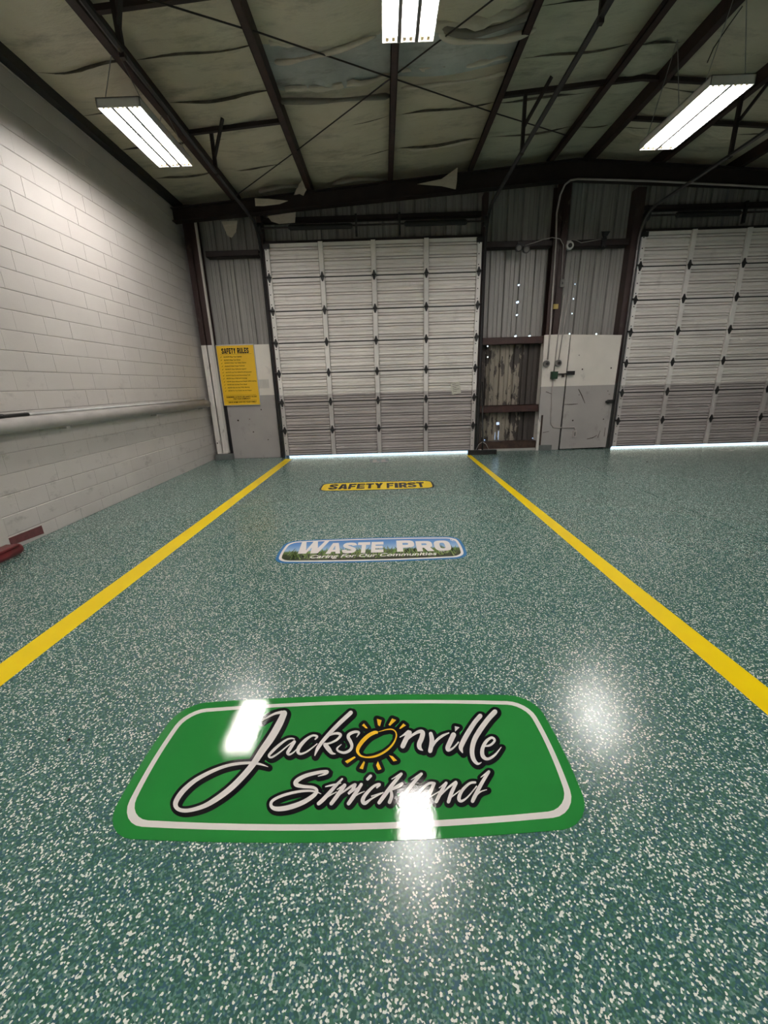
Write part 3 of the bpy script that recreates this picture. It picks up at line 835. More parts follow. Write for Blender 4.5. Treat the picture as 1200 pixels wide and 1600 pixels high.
def ribbon(mb, pts, z, grow=0.0, shift=(0, 0), capr=True):
    """brush stroke traced on the photo, laid on the floor at height z"""
    P = smooth_pts(pts)
    n = len(P); L_, R_ = [], []
    for i, (x, y, w) in enumerate(P):
        x0, y0 = P[max(i - 1, 0)][:2]; x1, y1 = P[min(i + 1, n - 1)][:2]
        dx, dy = x1 - x0, y1 - y0; l = math.hypot(dx, dy) or 1
        h = max(w, .4) / 2 + grow
        L_.append((x - dy / l * h + shift[0], y + dx / l * h + shift[1])); R_.append((x + dy / l * h + shift[0], y - dx / l * h + shift[1]))
    mb.k = getattr(mb, 'k', 0) + 1; z += mb.k * 8e-6
    vs = [fl(*q) for q in L_] + [fl(*q) for q in R_]
    fs = [(i, i + 1, n + i + 1, n + i) for i in range(n - 1)]
    mb.add([(v.x, v.y, z + (i % n) * 1.5e-6) for i, v in enumerate(vs)], fs)
    if grow > 0 or capr:
        for (x, y, w), k in ((P[0], 0), (P[-1], 1)):
            h = (max(w, .4) / 2 + grow) * .98
            if h < 1.2: continue
            c = [fl(x + shift[0] + h * math.cos(t * math.pi / 7), y + shift[1] + h * math.sin(t * math.pi / 7)) for t in range(14)]
            mb.add([(v.x, v.y, z + (n + 3) * 1.5e-6 + k * 2e-6) for v in c], [tuple(range(14))])
def tr(ox, oy, s, pts): return [(ox + x / s, oy + y / s, w / s) for x, y, w in pts]
A = lambda *p: tr(260, 1100, 6, p)
B = lambda *p: tr(400, 1100, 7.5, p)
Cc = lambda *p: tr(520, 1110, 8.571, p)
Dd = lambda *p: tr(610, 1100, 6.316, p)
Ee = lambda *p: tr(410, 1190, 6.316, p)
Ff = lambda *p: tr(580, 1190, 6, p)
STROKES = [
    A((890, 170, 8), (950, 130, 16), (1020, 95, 22), (1085, 82, 30)),
    A((1105, 92, 55), (1060, 190, 66), (985, 320, 68), (900, 440, 62), (820, 560, 56), (730, 670, 54), (610, 790, 54), (480, 890, 50), (350, 965, 42), (200, 1005, 36), (110, 990, 38), (88, 930, 46), (150, 830, 46), (260, 730, 40), (390, 655, 35), (520, 600, 30), (640, 570, 28), (780, 558, 26), (880, 570, 20), (955, 595, 4)),
    B((455, 420, 14), (420, 410, 18), (360, 425, 22), (270, 490, 30), (185, 570, 32), (152, 615, 28), (185, 632, 24), (270, 580, 18), (380, 490, 14), (450, 440, 14)),
    B((450, 450, 38), (400, 530, 40), (372, 580, 36), (392, 600, 24), (440, 575, 16), (485, 530, 10)),
    B((690, 425, 14), (718, 388, 26), (660, 378, 24), (580, 430, 36), (510, 510, 44), (492, 568, 38), (525, 593, 26), (590, 570, 20), (660, 520, 16), (720, 470, 10)),
    B((1112, 108, 48), (1000, 212, 48), (890, 322, 46), (785, 440, 42), (722, 530, 38), (688, 615, 10)),
    B((790, 420, 14), (870, 370, 20), (950, 350, 30), (993, 372, 32), (950, 425, 26), (870, 465, 22), (800, 478, 22)),
    B((812, 485, 50), (850, 535, 54), (890, 582, 34), (935, 592, 6)),
    Cc((318, 368, 8), (352, 308, 28), (300, 295, 36), (225, 325, 42), (208, 368, 44), (240, 430, 44), (256, 490, 40), (225, 545, 38), (150, 575, 36), (75, 552, 28), (60, 515, 24), (118, 462, 6)),
    Dd((92, 335, 6), (130, 312, 18), (178, 283, 40)),
    Dd((188, 290, 48), (155, 352, 48), (122, 422, 48)),
    Dd((150, 375, 12), (220, 312, 24), (285, 278, 34), (318, 290, 46), (308, 345, 48), (285, 400, 46), (290, 440, 38), (322, 467, 6)),
    Dd((398, 298, 36), (410, 370, 46), (392, 470, 42)),
    Dd((405, 440, 22), (450, 372, 26), (510, 322, 26), (580, 290, 10)),
    Dd((622, 312, 52), (590, 380, 50), (565, 438, 46), (575, 462, 30), (620, 440, 18), (675, 380, 14)),
    Dd((885, 125, 46), (830, 190, 46), (760, 300, 50), (712, 390, 50), (695, 440, 42), (714, 490, 8)),
    Dd((1030, 84, 50), (960, 160, 50), (880, 270, 52), (825, 370, 50), (805, 470, 46), (820, 550, 40), (860, 596, 26), (900, 582, 6)),
    Dd((925, 424, 12), (985, 412, 22), (1028, 368, 24), (1000, 338, 24), (945, 375, 32), (908, 450, 38), (912, 520, 40), (960, 550, 28), (1030, 510, 22), (1095, 430, 6)),
    Ee((548, 152, 8), (620, 128, 22), (640, 105, 30), (560, 112, 34), (430, 145, 38), (345, 192, 44), (332, 232, 44), (400, 252, 34), (500, 262, 30), (538, 292, 30), (508, 340, 40), (400, 410, 46), (260, 460, 50), (140, 474, 44), (88, 445, 32), (102, 392, 28), (200, 342, 28), (340, 306, 26), (450, 295, 22), (520, 302, 18), (582, 326, 4)),
    Ee((788, 178, 18), (700, 272, 34), (610, 372, 40), (555, 422, 36)),
    Ee((620, 255, 10), (700, 236, 20), (778, 220, 6)),
    Ee((590, 395, 12), (660, 345, 13), (735, 305, 10)),
    Ee((812, 240, 36), (750, 330, 40), (680, 422, 36)),
    Ee((735, 285, 8), (812, 236, 24)),
    Ee((725, 360, 12), (800, 305, 16), (870, 255, 24), (912, 235, 32)),
    Ee((916, 235, 30), (895, 275, 30), (850, 325, 20), (975, 240, 10)),
    Ee((976, 232, 32), (900, 350, 40), (850, 422, 36)),
    Ee((870, 390, 12), (935, 335, 12), (1010, 300, 10)),
    Ee((1068, 148, 30), (1038, 180, 30)),
    Ee((1125, 268, 14), (1158, 232, 28), (1100, 250, 26), (1020, 330, 34), (990, 388, 40), (1012, 418, 36), (1080, 372, 18), (1195, 310, 12)),
    Ff((282, 122, 28), (200, 222, 36), (120, 330, 38), (75, 392, 34)),
    Ff((190, 172, 6), (280, 120, 22)), Ff((0, 332, 12), (100, 300, 12)),
    Ff((160, 290, 14), (230, 240, 16), (292, 208, 22), (270, 240, 18), (185, 275, 14)), Ff((185, 270, 20), (192, 330, 32), (172, 388, 34)),
    Ff((470, 122, 28), (400, 202, 34), (330, 292, 36), (275, 380, 30)), Ff((372, 178, 6), (468, 120, 22)),
    Ff((592, 212, 28), (540, 212, 24), (462, 280, 30), (424, 350, 34), (440, 380, 26), (500, 330, 14), (580, 235, 14)),
    Ff((588, 218, 30), (542, 320, 36), (505, 392, 30)), Ff((525, 355, 12), (640, 285, 10)),
    Ff((702, 208, 28), (650, 300, 36), (610, 382, 32)), Ff((635, 255, 6), (702, 206, 22)),
    Ff((630, 345, 12), (720, 252, 18), (792, 200, 28)), Ff((796, 208, 30), (752, 300, 36), (724, 384, 32)), Ff((745, 345, 12), (835, 275, 10)),
    Ff((975, 202, 22), (920, 212, 24), (850, 282, 30), (822, 350, 34), (845, 378, 26), (905, 338, 14), (990, 235, 12)),
    Ff((1102, 102, 28), (1040, 202, 34), (972, 330, 38), (950, 378, 34)), Ff((1025, 155, 6), (1100, 100, 22)), Ff((960, 355, 12), (1020, 292, 14), (1085, 270, 4)),
]
IDOT = [(610 + x / 6.316, 1100 + y / 6.316) for x, y in ((635, 226), (682, 238), (638, 280))]
SUN = Cc((605, 305, 30), (560, 305, 46), (480, 345, 50), (400, 420, 52), (345, 500, 50), (333, 560, 38), (372, 615, 26), (450, 636, 20), (540, 630, 28), (640, 595, 30), (740, 530, 28), (812, 450, 24), (850, 360, 18), (840, 295, 16), (790, 262, 16), (710, 268, 14), (612, 297, 6))
RAYS = [[(520 + x / 8.571, 1110 + y / 8.571) for x, y in q] for q in (
    ((392, 208), (418, 183), (470, 250), (440, 248)), ((590, 120), (655, 140), (632, 222), (605, 207)), ((795, 116), (850, 138), (768, 214), (746, 202)),
    ((945, 183), (980, 210), (905, 257), (888, 252)), ((290, 625), (308, 640), (195, 722), (163, 690)), ((415, 688), (430, 705), (405, 800), (356, 786)),
    ((605, 688), (652, 796), (610, 810), (580, 745)), ((752, 610), (800, 622), (862, 682), (812, 692)))]
def flat(mb, q, z):
    P = [fl(*a) for a in q]; mb.add([(p.x, p.y, z) for p in P], [tuple(range(len(P)))])
def grow_poly(q, g):
    cx, cy_ = sum(a[0] for a in q) / len(q), sum(a[1] for a in q) / len(q); out = []
    for x, y in q:
        for k in range(10):
            out.append((x + g * math.cos(k * .628), y + g * math.sin(k * .628)))
    out.sort(); lo, hi = [], []
    cr_ = lambda o, a, b: (a[0] - o[0]) * (b[1] - o[1]) - (a[1] - o[1]) * (b[0] - o[0])
    for p in out:
        while len(lo) > 1 and cr_(lo[-2], lo[-1], p) <= 0: lo.pop()
        lo.append(p)
    for p in reversed(out):
        while len(hi) > 1 and cr_(hi[-2], hi[-1], p) <= 0: hi.pop()
        hi.append(p)
    return lo[:-1] + hi[:-1]

GC = (-.180, 1.355)
gd = thing('floor_decal', (GC[0], GC[1], 0), 'large green floor decal with white script lettering and a yellow sun', 'floor decal')
plate(barrel(*GC, .893, .318, .034, .020, .12), .0002, .0016).build('backing', 'd_green', gd)
ring(barrel(*GC, .893, .318, .034, .020, .12, .040), barrel(*GC, .893, .318, .034, .020, .12, .062), .0014, .0020).build('border', 'd_white', gd)
ob = MB(); k_ = 0
for s in STROKES + [SUN]:
    ribbon(ob, s, .0021, 5.6, (1.2, 1.4), True)
    ribbon(ob, s, .0021, 4.2, (-.6, -.3), True)
for q in RAYS + [IDOT]: flat(ob, grow_poly(q, 5.6), .0021)
ob.build('lettering_outline', 'd_black', gd)
wbm = MB()
for s in STROKES: ribbon(wbm, s, .0036, 0, (0, 0), True)
flat(wbm, IDOT, .0042)
wbm.build('script_lettering', 'd_white', gd)
# green centre showing through the sun ring
cg = MB(); flat(cg, [(520 + x / 8.571, 1110 + y / 8.571) for x, y in ((415, 580), (420, 545), (480, 470), (560, 400), (680, 340), (770, 322), (800, 340), (798, 390), (750, 460), (660, 530), (540, 580), (450, 592))], .0034)
cg.build('sun_centre', 'd_green', gd)
sm_ = MB(); ribbon(sm_, SUN, .0038, 0, (0, 0), False)
for q in RAYS: flat(sm_, q, .0038)
sm_.build('sun_emblem', 'd_sun', gd)

# lettering with the built-in font
def text2d(body, offset=0.0, shear=0.0, space=1.0):
    cu = bpy.data.curves.new('lettering', 'FONT'); cu.body = body; cu.offset = offset; cu.shear = shear
    cu.space_character = space; cu.resolution_u = 4; cu.fill_mode = 'FRONT'
    o = bpy.data.objects.new('lettering', cu); C.objects.link(o)
    bpy.context.view_layer.update()
    dg = bpy.context.evaluated_depsgraph_get()
    me = bpy.data.meshes.new_from_object(o.evaluated_get(dg))
    vs = [tuple(v.co) for v in me.vertices]; fs = [tuple(p.vertices) for p in me.polygons]
    bpy.data.objects.remove(o); bpy.data.curves.remove(cu); bpy.data.meshes.remove(me)
    return vs, fs
def lettering(mb, body, fn, x0, x1, y0, y1, **kw):
    vs, fs = text2d(body, **kw)
    xs, ys = [v[0] for v in vs], [v[1] for v in vs]
    a, b, c, d = min(xs), max(xs), min(ys), max(ys)
    mb.add([fn(x0 + (v[0] - a) / (b - a) * (x1 - x0), y0 + (v[1] - c) / (d - c) * (y1 - y0)) for v in vs], fs)
    return mb
def heavy(ch, s=.34, h=.27):
    R = lambda x0, y0, x1, y1: [(x0, y0), (x1, y0), (x1, y1), (x0, y1)]
    def arc(cx, cy_, rx, ry, ix, iy, a0, a1, n=8, e=.62):
        f = lambda a, x, y: (cx + x * math.copysign(abs(math.cos(a)) ** e, math.cos(a)), cy_ + y * math.copysign(abs(math.sin(a)) ** e, math.sin(a)))
        A_ = [math.radians(a0 + (a1 - a0) * k / n) for k in range(n + 1)]
        return [[f(A_[k], rx, ry), f(A_[k + 1], rx, ry), f(A_[k + 1], ix, iy), f(A_[k], ix, iy)] for k in range(n)]
    if ch == 'I': return [R(0, 0, 1, 1)]
    if ch == 'E': return [R(0, 0, s, 1), R(0, 0, 1, h), R(0, .5 - h * .42, .94, .5 + h * .42), R(0, 1 - h, 1, 1)]
    if ch == 'F': return [R(0, 0, s, 1), R(0, .5 - h * .5, .9, .5 + h * .36), R(0, 1 - h, 1, 1)]
    if ch == 'L': return [R(0, 0, s, 1), R(0, 0, 1, h)]
    if ch == 'T': return [R(.5 - s / 2, 0, .5 + s / 2, 1), R(0, 1 - h, 1, 1)]
    if ch == 'U': return [R(0, .3, s, 1), R(1 - s, .3, 1, 1)] + arc(.5, .3, .5, .3, .5 - s, .3 - h * .8, 180, 360)
    if ch == 'O': return arc(.5, .5, .5, .5, .5 - s, .5 - h * .85, 0, 360, 24)
    if ch in 'PR':
        p = [R(0, 0, s, 1), R(0, 1 - h * .9, .55, 1), R(0, .34, .55, .34 + h * .9)] + arc(.5, .67, .5, .33, .5 - s, .33 - h * .9, -90, 90)
        if ch == 'R': p.append([(.42, .40), (.80, .40), (1.02, 0), (.62, 0)])
        return p
    if ch == 'A': return [[(0, 0), (s * .95, 0), (.5 + s * .18, 1), (.5 - s * .62, 1)], [(1 - s * .95, 0), (1, 0), (.5 + s * .62, 1), (.5 - s * .18, 1)], R(.22, .17, .78, .36)]
    if ch == 'Y': return [[(0, 1), (s * 1.05, 1), (.5 + s / 2, .42), (.5 - s / 2, .42)], [(1 - s * 1.05, 1), (1, 1), (.5 + s / 2, .42), (.5 - s / 2, .42)], R(.5 - s / 2, 0, .5 + s / 2, .44)]
    if ch == 'W':
        q = s * .66
        return [[(0, 1), (q, 1), (.30 + q * .28, 0), (.06, 0)], [(.30 - q * .25, 0), (.30 + q * .28, 0), (.5 + q * .62, 1), (.5 - q * .35, 1)],
                [(.5 - q * .35, 1), (.5 + q * .62, 1), (.72 + q * .3, 0), (.50, 0)], [(.58, 0), (.72 + q * .3, 0), (1.04, 1), (1.04 - q, 1)]]
    if ch == 'S':
        P_ = smooth_pts([(.86, .70), (.80, .84), (.5, .875), (.2, .83), (.18, .66), (.5, .52), (.82, .36), (.80, .17), (.5, .125), (.2, .16), (.14, .32)], 4); out = []
        for k in range(len(P_) - 1):
            (xa, ya), (xb, yb) = P_[k], P_[k + 1]
            def nrm(m):
                a_, b2 = P_[max(m - 1, 0)], P_[min(m + 1, len(P_) - 1)]
                dx, dy = b2[0] - a_[0], b2[1] - a_[1]; l = math.hypot(dx, dy) or 1
                return (-dy / l * s * .5, dx / l * h * .47)
            na, nb = nrm(k), nrm(k + 1)
            out.append([(xa - na[0], ya - na[1]), (xb - nb[0], yb - nb[1]), (xb + nb[0], yb + nb[1]), (xa + na[0], ya + na[1])])
        return out
    return []
def blocktext(parent, mat, body, fn, x0, x1, y0, y1, gap=.09, s=.34, h=.27, name='letter'):
    wd_ = {'I': .42, 'W': 1.45, 'A': 1.08, 'T': .95, 'L': .85, 'F': .88, 'E': .92, ' ': .55}
    tot = sum(wd_.get(c, 1) for c in body) + gap * (len(body) - 1); u = (x1 - x0) / tot; x = x0
    for c in body:
        w = wd_.get(c, 1) * u
        if c != ' ':
            b = MB()
            for m_, q in enumerate(heavy(c, s / (1.35 if c == 'W' else 1), h)):
                P_ = [Vector(fn(x + a * w, y0 + d * (y1 - y0))) for a, d in q]; nn = (P_[1] - P_[0]).cross(P_[2] - P_[0])
                up_ = Vector((0, 0, 1)) if abs(P_[0].z - P_[2].z) < 1e-6 else Vector((0, -1, 0))
                b.add([v + up_ * m_ * 1.2e-5 for v in P_], [tuple(range(len(q)))])
            b.build(name, mat, parent)
        x += w + gap * u
WC = (-.162, 3.648)
wd = thing('floor_decal', (WC[0], WC[1], 0), 'blue floor decal with white block lettering over a grass picture', 'floor decal')
plate(barrel(*WC, .885, .272, .030, .020, .11), .0002, .0016).build('backing', 'd_blue', wd)
ring(barrel(*WC, .885, .272, .030, .020, .11, .028), barrel(*WC, .885, .272, .030, .020, .11, .052), .0014, .0028).build('border', 'd_white', wd)
plate(barrel(*WC, .885, .272, .030, .020, .11, .048), .0014, .0018).build('picture', 'd_pic', wd)
g1, g2, g3 = MB(), MB(), MB()
for k in range(420):
    x = WC[0] + rnd.uniform(-.80, .80); yb = WC[1] + rnd.uniform(-.215, -.06); h = rnd.uniform(.08, .24) * (1 if yb > WC[1] - .14 else .7)
    yt = min(yb + h, WC[1] + .10 * rnd.uniform(.2, 1)); w = rnd.uniform(.004, .009); lx = rnd.uniform(-.05, .05)
    if yt < yb: continue
    (g1, g2, g3)[k % 3].add([(x - w, yb, .0019 + .0002 * (k % 3)), (x + w, yb, .0019 + .0002 * (k % 3)), (x + lx * .4 + w * .6, (yb + yt) / 2, .0019 + .0002 * (k % 3)), (x + lx, yt, .0019 + .0002 * (k % 3)), (x + lx * .4 - w * .6, (yb + yt) / 2, .0019 + .0002 * (k % 3))], [(0, 1, 2, 3, 4)])
for g, m in ((g1, 'blade1'), (g2, 'blade2'), (g3, 'blade3')):
    tag(g.build('grass_print', m, wd), kind='stuff')
fz = lambda z: (lambda u, v: (u, v, z))
for body, xa, xb, ya, yb in (('W', -.885, -.615, 3.575, 3.885), ('ASTE', -.60, -.045, 3.555, 3.825), ('P', .085, .262, 3.560, 3.845), ('RO', .278, .615, 3.553, 3.815)):
    blocktext(wd, 'd_white', body, fz(.0032), xa, xb, ya, yb, .10)
t2 = MB()
lettering(t2, 'Caring For Our Communities', fz(.0032), -.735, .455, 3.435, 3.535, offset=.018, shear=.25)
t2.build('small_lettering', 'd_white', wd)
lettering(MB(), 'TM', fz(.0032), .48, .53, 3.525, 3.55, offset=.0).build('trade_mark', 'd_white', wd)
lettering(MB(), '®', fz(.0032), .635, .70, 3.79, 3.86, offset=.01).build('registered_mark', 'd_white', wd)

SC = (-.150, 6.22)
sd = thing('floor_decal', (SC[0], SC[1], 0), 'narrow yellow floor decal with black block lettering and black edge', 'floor decal')
plate(barrel(*SC, .885, .245, .030, .012, .10), .0002, .0016).build('edge', 'd_black', sd)
plate(barrel(*SC, .885, .245, .030, .012, .10, .028), .0014, .0020).build('backing', 'd_yellow', sd)
blocktext(sd, 'd_black', 'SAFETY', fz(.0026), -.905, -.05, 6.05, 6.385, .10, .36, .25)
blocktext(sd, 'd_black', 'FIRST', fz(.0026), .005, .60, 6.04, 6.37, .11, .36, .25)

md = thing('floor_mark', (-.13, 8.38, 0), 'pair of small white letters on the floor in front of the closed door', 'floor mark')
lb = MB(); lb.prism([(-.33, 8.20), (.06, 8.20), (.06, 8.62), (-.33, 8.62)], lambda u, v, s: (u, v, .0014 if s else .0002)); lb.build('backing', 'markback', md)
for x in (-.27, -.09):
    l_ = MB(); l_.prism([(x, 8.22), (x + .14, 8.22), (x + .14, 8.29), (x + .085, 8.29), (x + .085, 8.56), (x, 8.56)], lambda u, v, s: (u, v, .0022 if s else .0012))
    l_.build('letter', 'd_white', md)
mk = MB(); P = [fl(*q) for q in ((1117, 702), (1133, 705.3), (1145, 704.6), (1136, 700.8))]
for i in range(4):
    a, c = P[i], P[(i + 1) % 4]; d_ = (c - a).normalized(); n_ = Vector((-d_.y, d_.x, 0)) * .02
    if i == 3: c = a + (c - a) * .25
    mk.add([(v.x, v.y, .0012) for v in (a - n_, c - n_, c + n_, a + n_)], [(0, 1, 2, 3)])
tag(mk.build('diamond_mark', 'd_white'), 'thin white diamond mark on the floor before the right door', 'floor mark')  # white diamond outline laid flat, one side left mostly open
for q, r2, lab in (((108, 1157), .008, 'dark speck of grit on the floor left of the green decal'), ((1011, 722), .018, 'tiny dark speck of grit on the floor before the right door')):
    c = fl(*q); g = MB(); rg = random.Random(int(c.x * 100))
    g.tube([(c.x + rg.uniform(-.3, .3) * r2, c.y - r2, .004), (c.x, c.y - r2 * .4, .006), (c.x + r2 * .2, c.y + r2 * .3, .006), (c.x, c.y + r2, .003)], [r2 * .25, .0055, .0055, .002], 7)
    tag(g.build('grit_speck', 'grit'), lab, 'grit')

# ------------------------------------------------------------------ safety sign
x0, x1, z0, z1 = -3.492, -2.712, 1.185, 2.392
yS = D - .045
sg = thing('safety_sign', ((x0 + x1) / 2, yS, z0), 'tall yellow safety rules sign with black lettering on the lower wall panel', 'sign')
MB().box(x0, x1, yS, yS + .012, z0, z1).build('sign_board', 'sign', sg)
b = MB()
for a in ((x0 - .008, x1 + .008, z1, z1 + .02), (x0 - .008, x0, z0, z1), (x1, x1 + .008, z0, z1), (x0 - .008, x1 + .008, z0 - .01, z0)):
    b.box(a[0], a[1], yS - .004, yS + .033, a[2], a[3])
b.build('sign_frame', 'white_paint', sg)
fs_ = lambda u, v: (u, yS - .0015, v)
blocktext(sg, 'd_black', 'SAFETY RULES', fs_, x0 + .10, x1 - .11, z1 - .158, z1 - .050, .14, .36, .24)
LINES = ['ALWAYS Wear Your Seatbelt', 'ALWAYS Wear Your Gloves', 'ALWAYS Wear Your Safety Glasses', 'ALWAYS Wear Proper Footwear', 'ALWAYS Wear Reflective Apparel', 'ALWAYS Use Two Hands On All Equipment',
         'ALWAYS Use Correct Disconnecting Tools', 'NEVER Stop at Railroad Crossings', 'NEVER Speed Behind the Hopper while Loading', 'NEVER Ride the Step Over 10mph', 'NEVER Ride the Step While Backing', 'NEVER Put Your Hands Into the Hopper']
WL = [.27, .245, .325, .30, .315, .39, .365, .31, .445, .30, .33, .36]
t5 = MB()
for i, (l_, w) in enumerate(zip(LINES, WL)):
    z = z1 - .235 - i * .0625
    lettering(t5, l_, fs_, x0 + .125, x0 + .125 + w * 1.42, z, z + .030, offset=.012)
    t5.add([fs_(x0 + .055, z + .014), fs_(x0 + .067, z + .004), fs_(x0 + .092, z + .034), fs_(x0 + .067, z + .014)], [(0, 1, 2, 3)])
lettering(t5, 'REMEMBER ALWAYS USE SAFETY TO DO', fs_, x0 + .07, x1 - .05, z0 + .155, z0 + .185, offset=.03)
lettering(t5, 'FOR YOUR COMMUNITY', fs_, x0 + .22, x1 - .19, z0 + .115, z0 + .143, offset=.03)
lettering(t5, 'DRIVE HOME SAFE FOR YOUR FAMILY', fs_, x0 + .10, x1 - .07, z0 + .045, z0 + .075, offset=.03)
t5.build('rule_lettering', 'd_black', sg)
t6 = MB()
for z in (z1 - .172, z0 + .205, z0 + .093): t6.box(x0 + .06, x1 - .06, yS - .002, yS - .0005, z, z + .003)
t6.build('rule_line', 'd_black', sg)

# ------------------------------------------------------------------ push broom leaning by the door
br = thing('push_broom', (2.11, 8.80, 0), 'black push broom leaning beside the closed door', 'broom')
b = MB(); b.box(1.80, 2.42, 8.76, 8.83, .055, .10); b.build('head', 'black', br)
b = MB()
for k in range(31):
    xx = 1.805 + k * .0198
    b.add([(xx, 8.755, 0), (xx + .019, 8.755, 0), (xx + .019, 8.838, 0), (xx, 8.838, 0), (xx + .002, 8.765, .056), (xx + .017, 8.765, .056), (xx + .017, 8.825, .056), (xx + .002, 8.825, .056)],
          [(3, 2, 1, 0), (0, 1, 5, 4), (1, 2, 6, 5), (2, 3, 7, 6), (3, 0, 4, 7)])
b.build('bristles', 'broom', br)
hd = bk(753.5, 597, .12)
b = MB(); b.tube([(2.115, 8.795, .10), (2.125, 8.85, .35), (hd.x, D - .12, hd.z)], .016, 8); b.build('handle', 'black', br, True)
for s in (-1, 1):
    b = MB(); b.tube([(2.115 + s * .005, 8.82, .27), (2.115 + s * .08, 8.81, .22), (2.115 + s * .14, 8.80, .10)], .006, 6); b.build('brace', 'galv', br, True)

# ------------------------------------------------------------------ services on the far wall
def wire(name, label, cat, pts, r, mat, group=None):
    b = MB(); b.tube(pts, r, 8)
    return tag(b.build(name, mat, None, True), label, cat, group)
yc = D - .10
cpts = [(3.60, yc, 1.72), (3.60, yc, 2.4), (3.455, yc, 2.5), (3.425, yc, 4.05), (3.40, yc, 4.60), (3.40, yc, 4.86), (3.43, yc, 5.0), (3.52, yc, 5.07), (3.66, yc - .2, 5.09)]
wire('conduit', 'pale conduit bending from the steel column over to the right under the roof', 'conduit',
     [(3.48, D - .085, 1.92), (3.48, D - .085, 2.42), (3.44, D - .085, 4.05), (3.40, D - .10, 4.55), (3.40, D - .20, 4.80), (3.43, D - .30, 4.92), (3.52, D - .31, 4.985), (3.65, D - .31, 5.0), (5.0, D - .31, 4.93), (7.4, D - .31, 4.76), (9.4, D - .31, 4.62)], .017, 'conduit')
wire('conduit', 'thin grey conduit dropping to the green switch box', 'conduit', [(3.70, D - .085, 3.15), (3.655, D - .085, 2.42), (3.635, D - .085, 1.68)], .012, 'conduit')
wire('conduit', 'thin grey conduit dropping to the right round socket', 'conduit', [(3.78, D - .085, 3.05), (3.745, D - .085, 2.42), (3.71, D - .085, 1.90)], .012, 'conduit')
wire('conduit', 'grey conduit bending across the lower panel to a low socket', 'conduit',
     [(3.635, D - .085, 1.52), (3.64, D - .085, 1.2), (3.665, D - .085, .72), (3.68, D - .085, .58), (3.74, D - .085, .505), (3.85, D - .085, .497), (4.20, D - .085, .497), (4.215, D - .085, .48), (4.22, D - .085, .40)], .013, 'conduit')
for (x, z), lab in (((3.455, 1.84), 'round grey socket at the panel edge, left of a pair'), ((3.705, 1.845), 'round grey socket above the green switch box, right of a pair')):
    t = thing('wall_socket', (x, D - .07, z - .07), lab, 'socket', 'round wall sockets')
    MB().tube([(x, D - .074, z), (x, D - .12, z)], .068, 16).build('body', 'grey_box', t)
    MB().tube([(x + .01, D - .121, z), (x + .01, D - .124, z)], .032, 12).build('opening', 'black', t)
    MB().tube([(x, D - .12, z), (x, D - .128, z)], [.068, .058], 16, False).build('rim', 'galv', t)
t = thing('switch_box', (3.635, D - .07, 1.53), 'dark green switch box with a side rod and black handle on the white panel', 'switch')
MB().box(3.57, 3.70, D - .15, D - .074, 1.53, 1.68).build('box', 'green_box', t)
MB().box(3.585, 3.685, D - .158, D - .15, 1.545, 1.665).build('cover', 'green_box', t)
MB().tube([(3.70, D - .11, 1.625), (3.92, D - .11, 1.625)], .013, 8).build('rod', 'dark_steel', t)
MB().box(3.90, 4.06, D - .14, D - .08, 1.60, 1.68).build('handle_block', 'black', t)
MB().box(3.81, 3.85, D - .12, D - .074, 1.56, 1.62).build('clamp', 'dark_steel', t)
t = thing('low_socket', (4.22, D - .07, .28), 'small grey socket low on the painted panel', 'socket')
MB().box(4.18, 4.26, D - .11, D - .074, .28, .42).build('body', 'conduit', t)
MB().box(4.205, 4.235, D - .113, D - .109, .31, .39).build('opening', 'grey_box', t)
t = thing('door_latch', (4.90, D - .09, .98), 'black latch bar at the edge of the painted panel', 'latch')
MB().box(4.86, 4.99, D - .12, D - .074, .985, 1.065).build('bar', 'black', t)
MB().tube([(4.86, D - .11, 1.025), (4.81, D - .11, 1.025)], [.035, .02], 10).build('knob', 'black', t)
t = thing('round_detector', (3.72, D - .03, 3.9), 'white round sensor with a black lens fixed under the girt', 'sensor')
cdet = Vector((3.716, 0, 4.005))
MB().box(3.655, 3.755, D - .045, D - .022, 4.03, 4.105).build('mount', 'white_plastic', t)
MB().tube([(cdet.x, D - .03, cdet.z), (cdet.x, D - .10, cdet.z)], .072, 18).build('body', 'white_plastic', t)
MB().tube([(cdet.x, D - .101, cdet.z), (cdet.x, D - .108, cdet.z)], .040, 14).build('lens', 'black', t)
t = thing('twin_spotlight', (2.77, D - .1, 3.92), 'pair of small dark spotlights hanging under the girt beside the closed door', 'spotlight')
MB().box(2.70, 2.84, D - .07, D - .02, 4.02, 4.10).build('mount', 'black_steel', t)
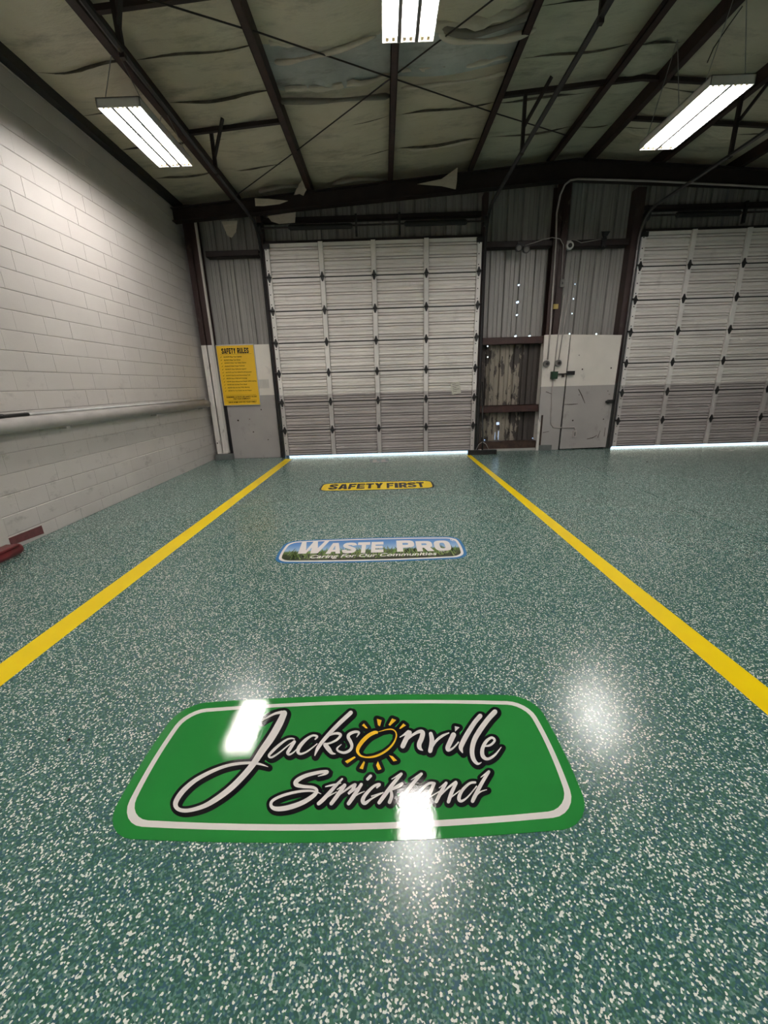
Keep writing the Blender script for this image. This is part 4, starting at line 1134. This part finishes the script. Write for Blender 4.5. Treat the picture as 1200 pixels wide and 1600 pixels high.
for x, z in ((2.70, 3.985), (2.85, 3.955)):
    l = MB().tube([(x, D - .06, z + .01), (x, D - .10, z), (x, D - .17, z - .015)], [.03, .06, .066], 14).build('lamp_head', 'black_steel', t)
    MB().tube([(x, D - .171, z - .015), (x, D - .176, z - .016)], .045, 12).build('lens', 'grey_box', l)
t = thing('alarm_horn', (4.39, D - .1, 3.94), 'dark horn unit on the girt near the right door', 'horn')
MB().box(4.35, 4.43, D - .07, D - .02, 3.97, 4.13).build('mount', 'black_steel', t)
MB().tube([(4.39, D - .05, 4.13), (4.39, D - .06, 4.17), (4.39, D - .08, 4.23)], [.025, .055, .085], 14).build('horn', 'black_steel', t)
MB().tube([(4.39, D - .06, 3.98), (4.39, D - .07, 3.94)], [.02, .035], 10).build('lamp', 'black', t)
wire('cable', 'thin pale cable drooping along the girt to the twin spotlight', 'cable', [(2.86, D - .04, 4.05), (3.0, D - .04, 4.08), (3.2, D - .06, 4.13), (3.34, D - .13, 4.14), (3.50, D - .13, 4.11), (3.58, D - .10, 4.02), (3.60, D - .085, 3.75), (3.61, D - .085, 3.425)], .007, 'conduit')
wire('cable', 'thin pale cable drooping along the girt to the horn unit', 'cable', [(3.76, D - .04, 4.12), (3.86, D - .04, 4.10), (3.95, D - .04, 4.06), (4.1, D - .04, 4.08), (4.34, D - .04, 4.11)], .007, 'conduit')
t = thing('wall_switch', (3.64, D - .075, 3.3), 'small grey switch on the steel column below the girt', 'switch')
MB().box(3.59, 3.68, D - .11, D - .062, 3.28, 3.42).build('body', 'grey_box', t)
MB().box(3.62, 3.645, D - .118, D - .11, 3.33, 3.37).build('toggle', 'black', t)
tag(MB().box(3.50, 3.60, D - .085, D - .062, 2.89, 2.98).build('column_tag', 'tag'), 'small yellow tag fixed to the dark red column', 'tag')

# ceiling hooks/wires near the right light
wire('hanging_chain', 'thin dark chain loops hanging above the right light fixture', 'chain', [tuple(on(1, 6.0, *q)) for q in ((1160, 10), (1135, 45), (1115, 75), (1105, 98))], .006, 'dark_steel')
